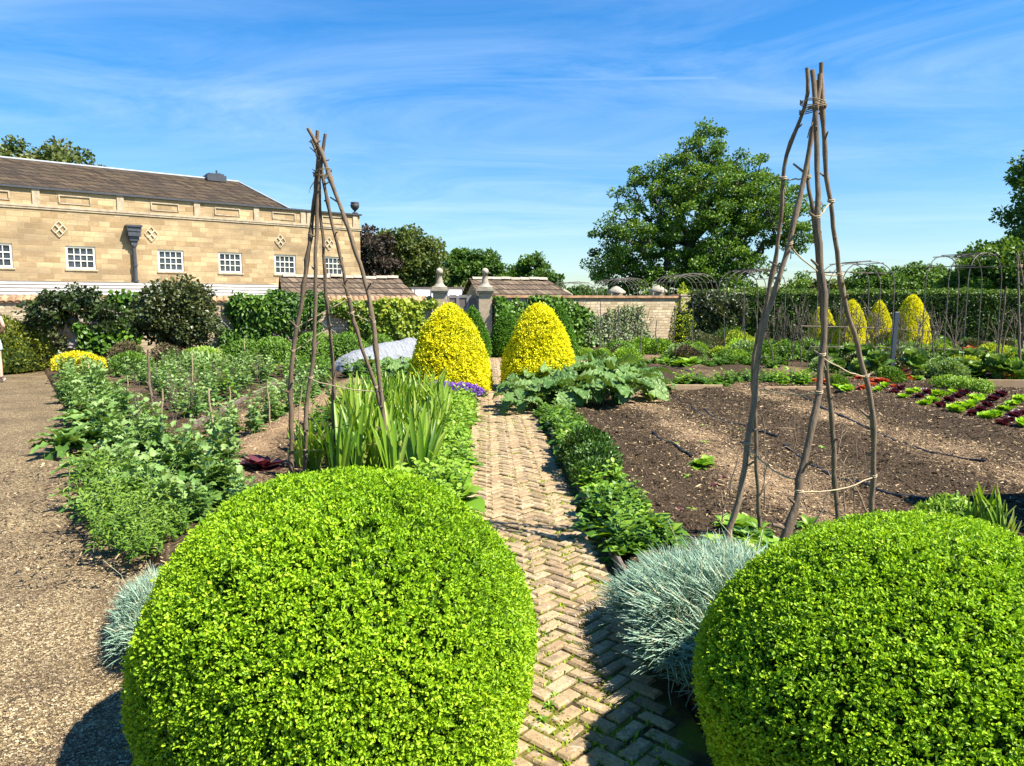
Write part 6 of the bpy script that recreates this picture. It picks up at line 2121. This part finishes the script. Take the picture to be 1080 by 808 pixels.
# lettuces
for (px, py) in ((884, 412), (893, 414), (926, 412), (933, 410), (960, 417), (953, 419), (968, 414), (984, 424), (976, 425), (990, 421), (998, 417), (1005, 415), (1017, 430), (1008, 432), (1025, 428), (1028, 421), (1035, 419), (1050, 438), (1042, 440), (1061, 432), (1069, 426), (1077, 424), (1079, 448)):
    x, y = G(px, py)
    plant('lettuce', 'lettuce', x, y, .95, 'bright lime green lettuce in the chequered lettuce rows', 'lime green lettuces', None, 'lettuce')
for (px, py) in ((978, 417), (970, 420), (943, 414), (950, 412), (1000, 424), (993, 427), (1017, 417), (1010, 420), (1034, 432), (1027, 435), (1041, 428), (1048, 422), (1056, 419), (1065, 443), (1058, 446), (1076, 436), (1070, 440)):
    x, y = G(px, py)
    plant('redlettuce', 'lettuce', x, y, .85, 'dark red lettuce in the chequered lettuce rows', 'dark red lettuces', None, 'lettuce')
for (px, py) in ((919, 407), (910, 409), (930, 404), (943, 407)):
    x, y = G(px, py)
    plant('chard', 'chard_plant', x, y, .6, 'small orange red leafed plant before the lettuce rows', 'orange red plants before the lettuces')
for (px, py) in ((1000, 409), (1014, 409), (1025, 411), (990, 406), (1036, 412)):
    x, y = G(px, py)
    plant('featherybright', 'leafy_plant', x, y, .62, 'ferny green plant behind the lettuce rows', 'ferny plants behind the lettuces')
# row behind the small far plot
for px in np.arange(655, 830, 9):
    x, y = G(px, 384 + RNG.normal(0, 1.5))
    plant('edged' if RNG.random() < .75 else 'lush', 'leafy_plant', x, y, 1.3, 'leafy green plant in the row behind the small far plot', 'leafy row behind the far plot')
for (px, py, s) in ((835, 380, 1.2), (850, 378, 1.3), (866, 381, 1.2), (880, 380, 1.1), (776, 379, 1.0), (790, 379, 1.0), (765, 380, .9)):
    x, y = G(px, py)
    plant('feathery', 'feathery_plant', x, y, s, 'bushy feathery green plant behind the far plot', 'feathery plants behind the far plot')
# far beds toward the wall and hedge
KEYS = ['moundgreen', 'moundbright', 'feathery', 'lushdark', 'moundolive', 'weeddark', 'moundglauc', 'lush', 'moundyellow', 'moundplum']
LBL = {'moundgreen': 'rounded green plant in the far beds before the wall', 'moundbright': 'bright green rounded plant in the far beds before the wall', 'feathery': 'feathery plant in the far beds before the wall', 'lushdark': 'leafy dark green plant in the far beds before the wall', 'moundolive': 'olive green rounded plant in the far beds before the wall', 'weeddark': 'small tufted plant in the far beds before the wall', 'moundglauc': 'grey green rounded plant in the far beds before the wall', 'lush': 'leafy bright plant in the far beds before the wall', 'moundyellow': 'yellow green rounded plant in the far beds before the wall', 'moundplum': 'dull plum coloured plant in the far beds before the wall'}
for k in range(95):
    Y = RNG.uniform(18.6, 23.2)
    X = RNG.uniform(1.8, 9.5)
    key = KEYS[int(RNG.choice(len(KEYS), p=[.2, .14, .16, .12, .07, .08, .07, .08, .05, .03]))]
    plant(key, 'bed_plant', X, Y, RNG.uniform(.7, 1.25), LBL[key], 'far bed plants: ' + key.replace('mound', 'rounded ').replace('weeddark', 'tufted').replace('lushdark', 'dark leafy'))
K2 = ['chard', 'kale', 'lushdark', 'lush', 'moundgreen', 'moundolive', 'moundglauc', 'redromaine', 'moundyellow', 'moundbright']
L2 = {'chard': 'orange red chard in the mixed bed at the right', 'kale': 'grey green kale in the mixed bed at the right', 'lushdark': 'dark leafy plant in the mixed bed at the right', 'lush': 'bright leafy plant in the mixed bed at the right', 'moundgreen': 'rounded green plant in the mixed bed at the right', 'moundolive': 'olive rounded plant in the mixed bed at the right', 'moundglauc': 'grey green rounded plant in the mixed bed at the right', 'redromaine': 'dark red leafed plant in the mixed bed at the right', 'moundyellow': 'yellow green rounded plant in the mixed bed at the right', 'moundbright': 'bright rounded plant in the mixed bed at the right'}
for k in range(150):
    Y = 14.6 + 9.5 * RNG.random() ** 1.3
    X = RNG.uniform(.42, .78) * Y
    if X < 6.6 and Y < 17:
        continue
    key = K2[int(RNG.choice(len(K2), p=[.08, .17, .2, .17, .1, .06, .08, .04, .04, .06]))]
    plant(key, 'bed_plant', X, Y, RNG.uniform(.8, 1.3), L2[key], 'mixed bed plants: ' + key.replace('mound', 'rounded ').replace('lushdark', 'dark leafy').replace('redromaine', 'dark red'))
for (px, py) in ((1000, 388), (1010, 386), (1022, 389), (1034, 387), (1046, 390), (1060, 392), (1074, 393), (1086, 394), (1012, 396), (1030, 398), (1050, 399), (1068, 400), (988, 394), (975, 391), (962, 389), (950, 391), (936, 389), (920, 391), (905, 388), (892, 390)):
    x, y = G(px, py)
    key = 'kale' if px > 985 else 'lushdark'
    plant(key, 'leafy_plant', x, y, 1.0, 'grey green leafy plant behind the tan board' if px > 985 else 'dark leafy plant before the pea sticks', 'grey green row behind the tan board' if px > 985 else 'dark leafy row before the pea sticks')
# seedlings and weeds on the mulch
for (px, py, s) in ((740, 491, 1.5), (746, 489, 1.2)):
    x, y = G(px, py); plant('lush', 'seedling', x, y, s * .42, 'bright green young plant alone on the mulch left of the taller tripod', 'young plants alone on the mulch')
for (px, py) in ((730, 531), (727, 500), (744, 468), (713, 470), (742, 448), (868, 470), (780, 455)):
    x, y = G(px, py); plant('seedling', 'seedling', x, y, 1.0, 'tiny green seedling on the mulch', 'tiny green seedlings on the mulch')
for (px, py) in ((720, 535), (757, 509), (762, 503), (716, 530), (790, 470), (878, 460)):
    x, y = G(px, py); plant('redseedling', 'seedling', x, y, .9, 'tiny dark red seedling on the mulch', 'tiny red seedlings on the mulch')
for k in range(60):
    px, py = RNG.uniform(755, 945), RNG.uniform(548, 625)
    x, y = G(px, py)
    key = ('weed', 'lush', 'sorrel', 'weeddark')[int(RNG.integers(0, 4))]
    plant(key, 'weed', x, y, {'lush': .6, 'sorrel': .75}.get(key, 1.15), 'green weed round the feet of the taller tripod', 'weeds round the feet of the taller tripod', None, 'weed')
for (px, py, s) in ((1040, 562, .55), (1055, 568, .5), (1066, 575, .5), (1030, 560, .45)):
    x, y = G(px, py)
    plant('iris', 'day_lily', x, y, s, 'small tuft of strap leaves behind the right box dome', 'strap leaved tufts behind the right box dome')
for (px, py, s) in ((1000, 552, 1.0), (985, 553, .9), (1012, 556, .8)):
    x, y = G(px, py)
    plant('featherybright', 'herb_clump', x, y, s * .55, 'ferny herb just behind the right box dome', 'ferny herbs behind the right box dome')
x, y = G(962, 552); plant('redromaine', 'red_leaf_plant', x, y, .7, 'single dark red leafed plant behind the right box dome', None)
# weeds along the path edges near the camera
for (px, py, s) in ((580, 745, .30), (572, 760, .26), (586, 735, .24), (655, 620, .5), (640, 592, .5), (500, 560, .6), (492, 545, .6), (512, 575, .5)):
    x, y = G(px, py, 0)
    plant('weed', 'weed', x, y, s, 'little weed at the edge of the brick path', 'weeds at the edge of the brick path', 0, 'weed')

# ------------------------------------------------------------------ the person at the left edge
def skin_mesh(name, verts, edges, mat, parent, sub=2):
    me = bpy.data.meshes.new(name)
    me.from_pydata([v[:3] for v in verts], edges, [])
    o = bpy.data.objects.new(name, me)
    COL.objects.link(o)
    o.parent = parent
    sk = o.modifiers.new('skin', 'SKIN')
    ly = me.skin_vertices[0] if me.skin_vertices else me.skin_vertices.new() if hasattr(me.skin_vertices, 'new') else None
    if ly is None:
        bm = bmesh.new(); bm.from_mesh(me); bm.verts.layers.skin.verify(); bm.to_mesh(me); bm.free()
        ly = me.skin_vertices[0]
    for i, v in enumerate(verts):
        r = v[3]
        ly.data[i].radius = r if isinstance(r, tuple) else (r, r)
        ly.data[i].use_root = (i == 0)
    sk.use_smooth_shade = True
    sk.branch_smoothing = .5
    s = o.modifiers.new('sub', 'SUBSURF'); s.levels = sub; s.render_levels = sub
    me.materials.append(mat)
    return o
import bmesh
M['skin'] = plain('skin', (.56, .34, .25), .5, .35, .06, 8)
M['skirt'] = plain('pale_blue_cloth', (.45, .62, .68), .85, .2, .08, 14)
M['top'] = plain('dark_top_cloth', (.06, .045, .055), .85, .2, .15, 14)
M['shoe'] = plain('white_shoe', (.70, .70, .68), .6, .3, .05, 14)
M['hair'] = plain('brown_hair', (.08, .05, .03), .55, .4, .3, 40)
pr = empty('person', (-10.33, 14.75, -.01), 'person in pale blue shorts, dark top and white shoes at the left edge', 'person', None, math.radians(25))
pr.rotation_euler = (0, math.radians(-4.5), math.radians(25))
V = [(0, 0, .98, (.15, .11)), (0, 0, 1.12, (.125, .09)), (0, 0, 1.30, (.145, .10)), (0, 0, 1.43, (.11, .08)), (0, .005, 1.50, .052), (0, .012, 1.56, .055), (0, .022, 1.64, (.072, .088)), (0, .015, 1.72, (.062, .078)), (0, .01, 1.755, .035),
     (-.09, 0, .92, (.095, .095)), (-.10, .03, .72, .078), (-.10, .05, .50, .055), (-.10, .02, .34, .054), (-.10, -.06, .10, .036), (-.10, -.02, .05, .036), (-.10, .10, .035, .034),
     (.09, 0, .92, (.095, .095)), (.10, -.03, .72, .078), (.10, -.03, .50, .055), (.10, -.06, .34, .054), (.10, -.10, .10, .036), (.10, -.06, .05, .036), (.10, .06, .035, .034),
     (-.18, 0, 1.40, .055), (-.23, -.03, 1.24, .043), (-.25, -.04, 1.10, .036), (-.23, .06, .97, .031), (-.22, .12, .89, .023),
     (.18, 0, 1.40, .055), (.24, -.04, 1.24, .043), (.27, -.06, 1.10, .036), (.22, .07, 1.03, .031), (.17, .17, 1.00, .023)]
E_ = [(0, 1), (1, 2), (2, 3), (3, 4), (4, 5), (5, 6), (6, 7), (7, 8), (0, 9), (9, 10), (10, 11), (11, 12), (12, 13), (13, 14), (14, 15), (0, 16), (16, 17), (17, 18), (18, 19), (19, 20), (20, 21), (21, 22), (3, 23), (23, 24), (24, 25), (25, 26), (26, 27), (3, 28), (28, 29), (29, 30), (30, 31), (31, 32)]
# palms, fingers and thumbs
for w, d in ((27, np.array((.02, .05, -.09))), (32, np.array((-.05, .08, -.03)))):
    base = np.array(V[w][:3]); d = nrm(d)
    side = nrm(np.cross(d, (0, 0, 1) if abs(d[2]) < .8 else (1, 0, 0)))
    palm = base + d * .07
    V.append((*palm, (.034, .016))); E_.append((w, len(V) - 1)); pi_ = len(V) - 1
    for k, (o_, ln_) in enumerate(((-.027, .062), (-.009, .074), (.009, .070), (.027, .055))):
        a = palm + side * o_ + d * .03
        V.append((*a, .009)); E_.append((pi_, len(V) - 1))
        b = a + d * ln_ * .55 + np.array((0, 0, -.008)); V.append((*b, .0085)); E_.append((len(V) - 2, len(V) - 1))
        c = b + d * ln_ * .4 + np.array((0, -.008, -.018)); V.append((*c, .007)); E_.append((len(V) - 2, len(V) - 1))
    th = base + d * .03 + side * -.035; V.append((*th, .010)); E_.append((w, len(V) - 1))
    th2 = th + d * .035 + side * -.012; V.append((*th2, .008)); E_.append((len(V) - 2, len(V) - 1))
skin_mesh('body', V, E_, M['skin'], pr)
skin_mesh('shirt', [(0, 0, .99, (.165, .125)), (0, 0, 1.12, (.142, .106)), (0, 0, 1.30, (.162, .116)), (0, 0, 1.42, (.125, .092)), (0, 0, 1.455, (.08, .065)), (-.17, 0, 1.395, .068), (-.225, -.02, 1.27, .062), (.17, 0, 1.395, .068), (.23, -.025, 1.27, .062)], [(0, 1), (1, 2), (2, 3), (3, 4), (3, 5), (5, 6), (3, 7), (7, 8)], M['top'], pr)
skin_mesh('shorts', [(0, 0, .96, (.17, .13)), (0, 0, 1.03, (.155, .118)), (-.095, 0, .88, (.112, .115)), (-.10, .025, .70, (.105, .105)), (-.10, .03, .60, (.10, .10)), (.095, 0, .88, (.112, .115)), (.10, -.025, .70, (.105, .105)), (.10, -.03, .60, (.10, .10))], [(0, 1), (0, 2), (2, 3), (3, 4), (0, 5), (5, 6), (6, 7)], M['skirt'], pr)
for (x, y) in ((-.10, .0), (.10, -.04)):
    skin_mesh('shoe', [(x, y - .07, .06, (.054, .058)), (x, y, .055, (.056, .054)), (x, y + .10, .042, (.05, .036)), (x, y + .165, .036, (.038, .028)), (x, y - .06, .11, .042)], [(0, 1), (1, 2), (2, 3), (0, 4)], M['shoe'], pr)
skin_mesh('hair', [(0, -.01, 1.70, (.083, .092)), (0, 0, 1.755, (.07, .078)), (0, -.055, 1.64, (.075, .055)), (0, -.065, 1.56, (.06, .04)), (0, -.06, 1.48, (.035, .03))], [(0, 1), (0, 2), (2, 3), (3, 4)], M['hair'], pr)
mb = MB()
for sx in (-1, 1):
    t = np.linspace(-PI / 2, PI / 2, 8)
    lathe(mb, np.stack([.010 * np.cos(t), .010 * np.sin(t)], 1), 10, (sx * .030, .105, 1.655), v=.9)
mb.obj('eyes', M['white'], pr)
mb = MB()
mb.add([(-.012, .104, 1.615), (.012, .104, 1.615), (0, .108, 1.66), (0, .132, 1.618)], [(0, 1, 3), (1, 2, 3), (2, 0, 3)], .5, 0, True)
for sx in (-1, 1):
    t = np.linspace(0, 2 * PI, 9)
    tube(mb, np.stack([sx * (.078 + 0 * t), .015 + .014 * np.cos(t), 1.648 + .026 * np.sin(t)], 1), .008, 5)
mb.obj('nose_and_ears', M['skin'], pr)
mb = MB()
tube(mb, [(-.024, .098, 1.592), (0, .106, 1.590), (.024, .098, 1.592)], [.003, .006, .003], 6)
M['lip'] = plain('lips', (.45, .16, .14), .4, .4, .05)
mb.obj('mouth', M['lip'], pr)
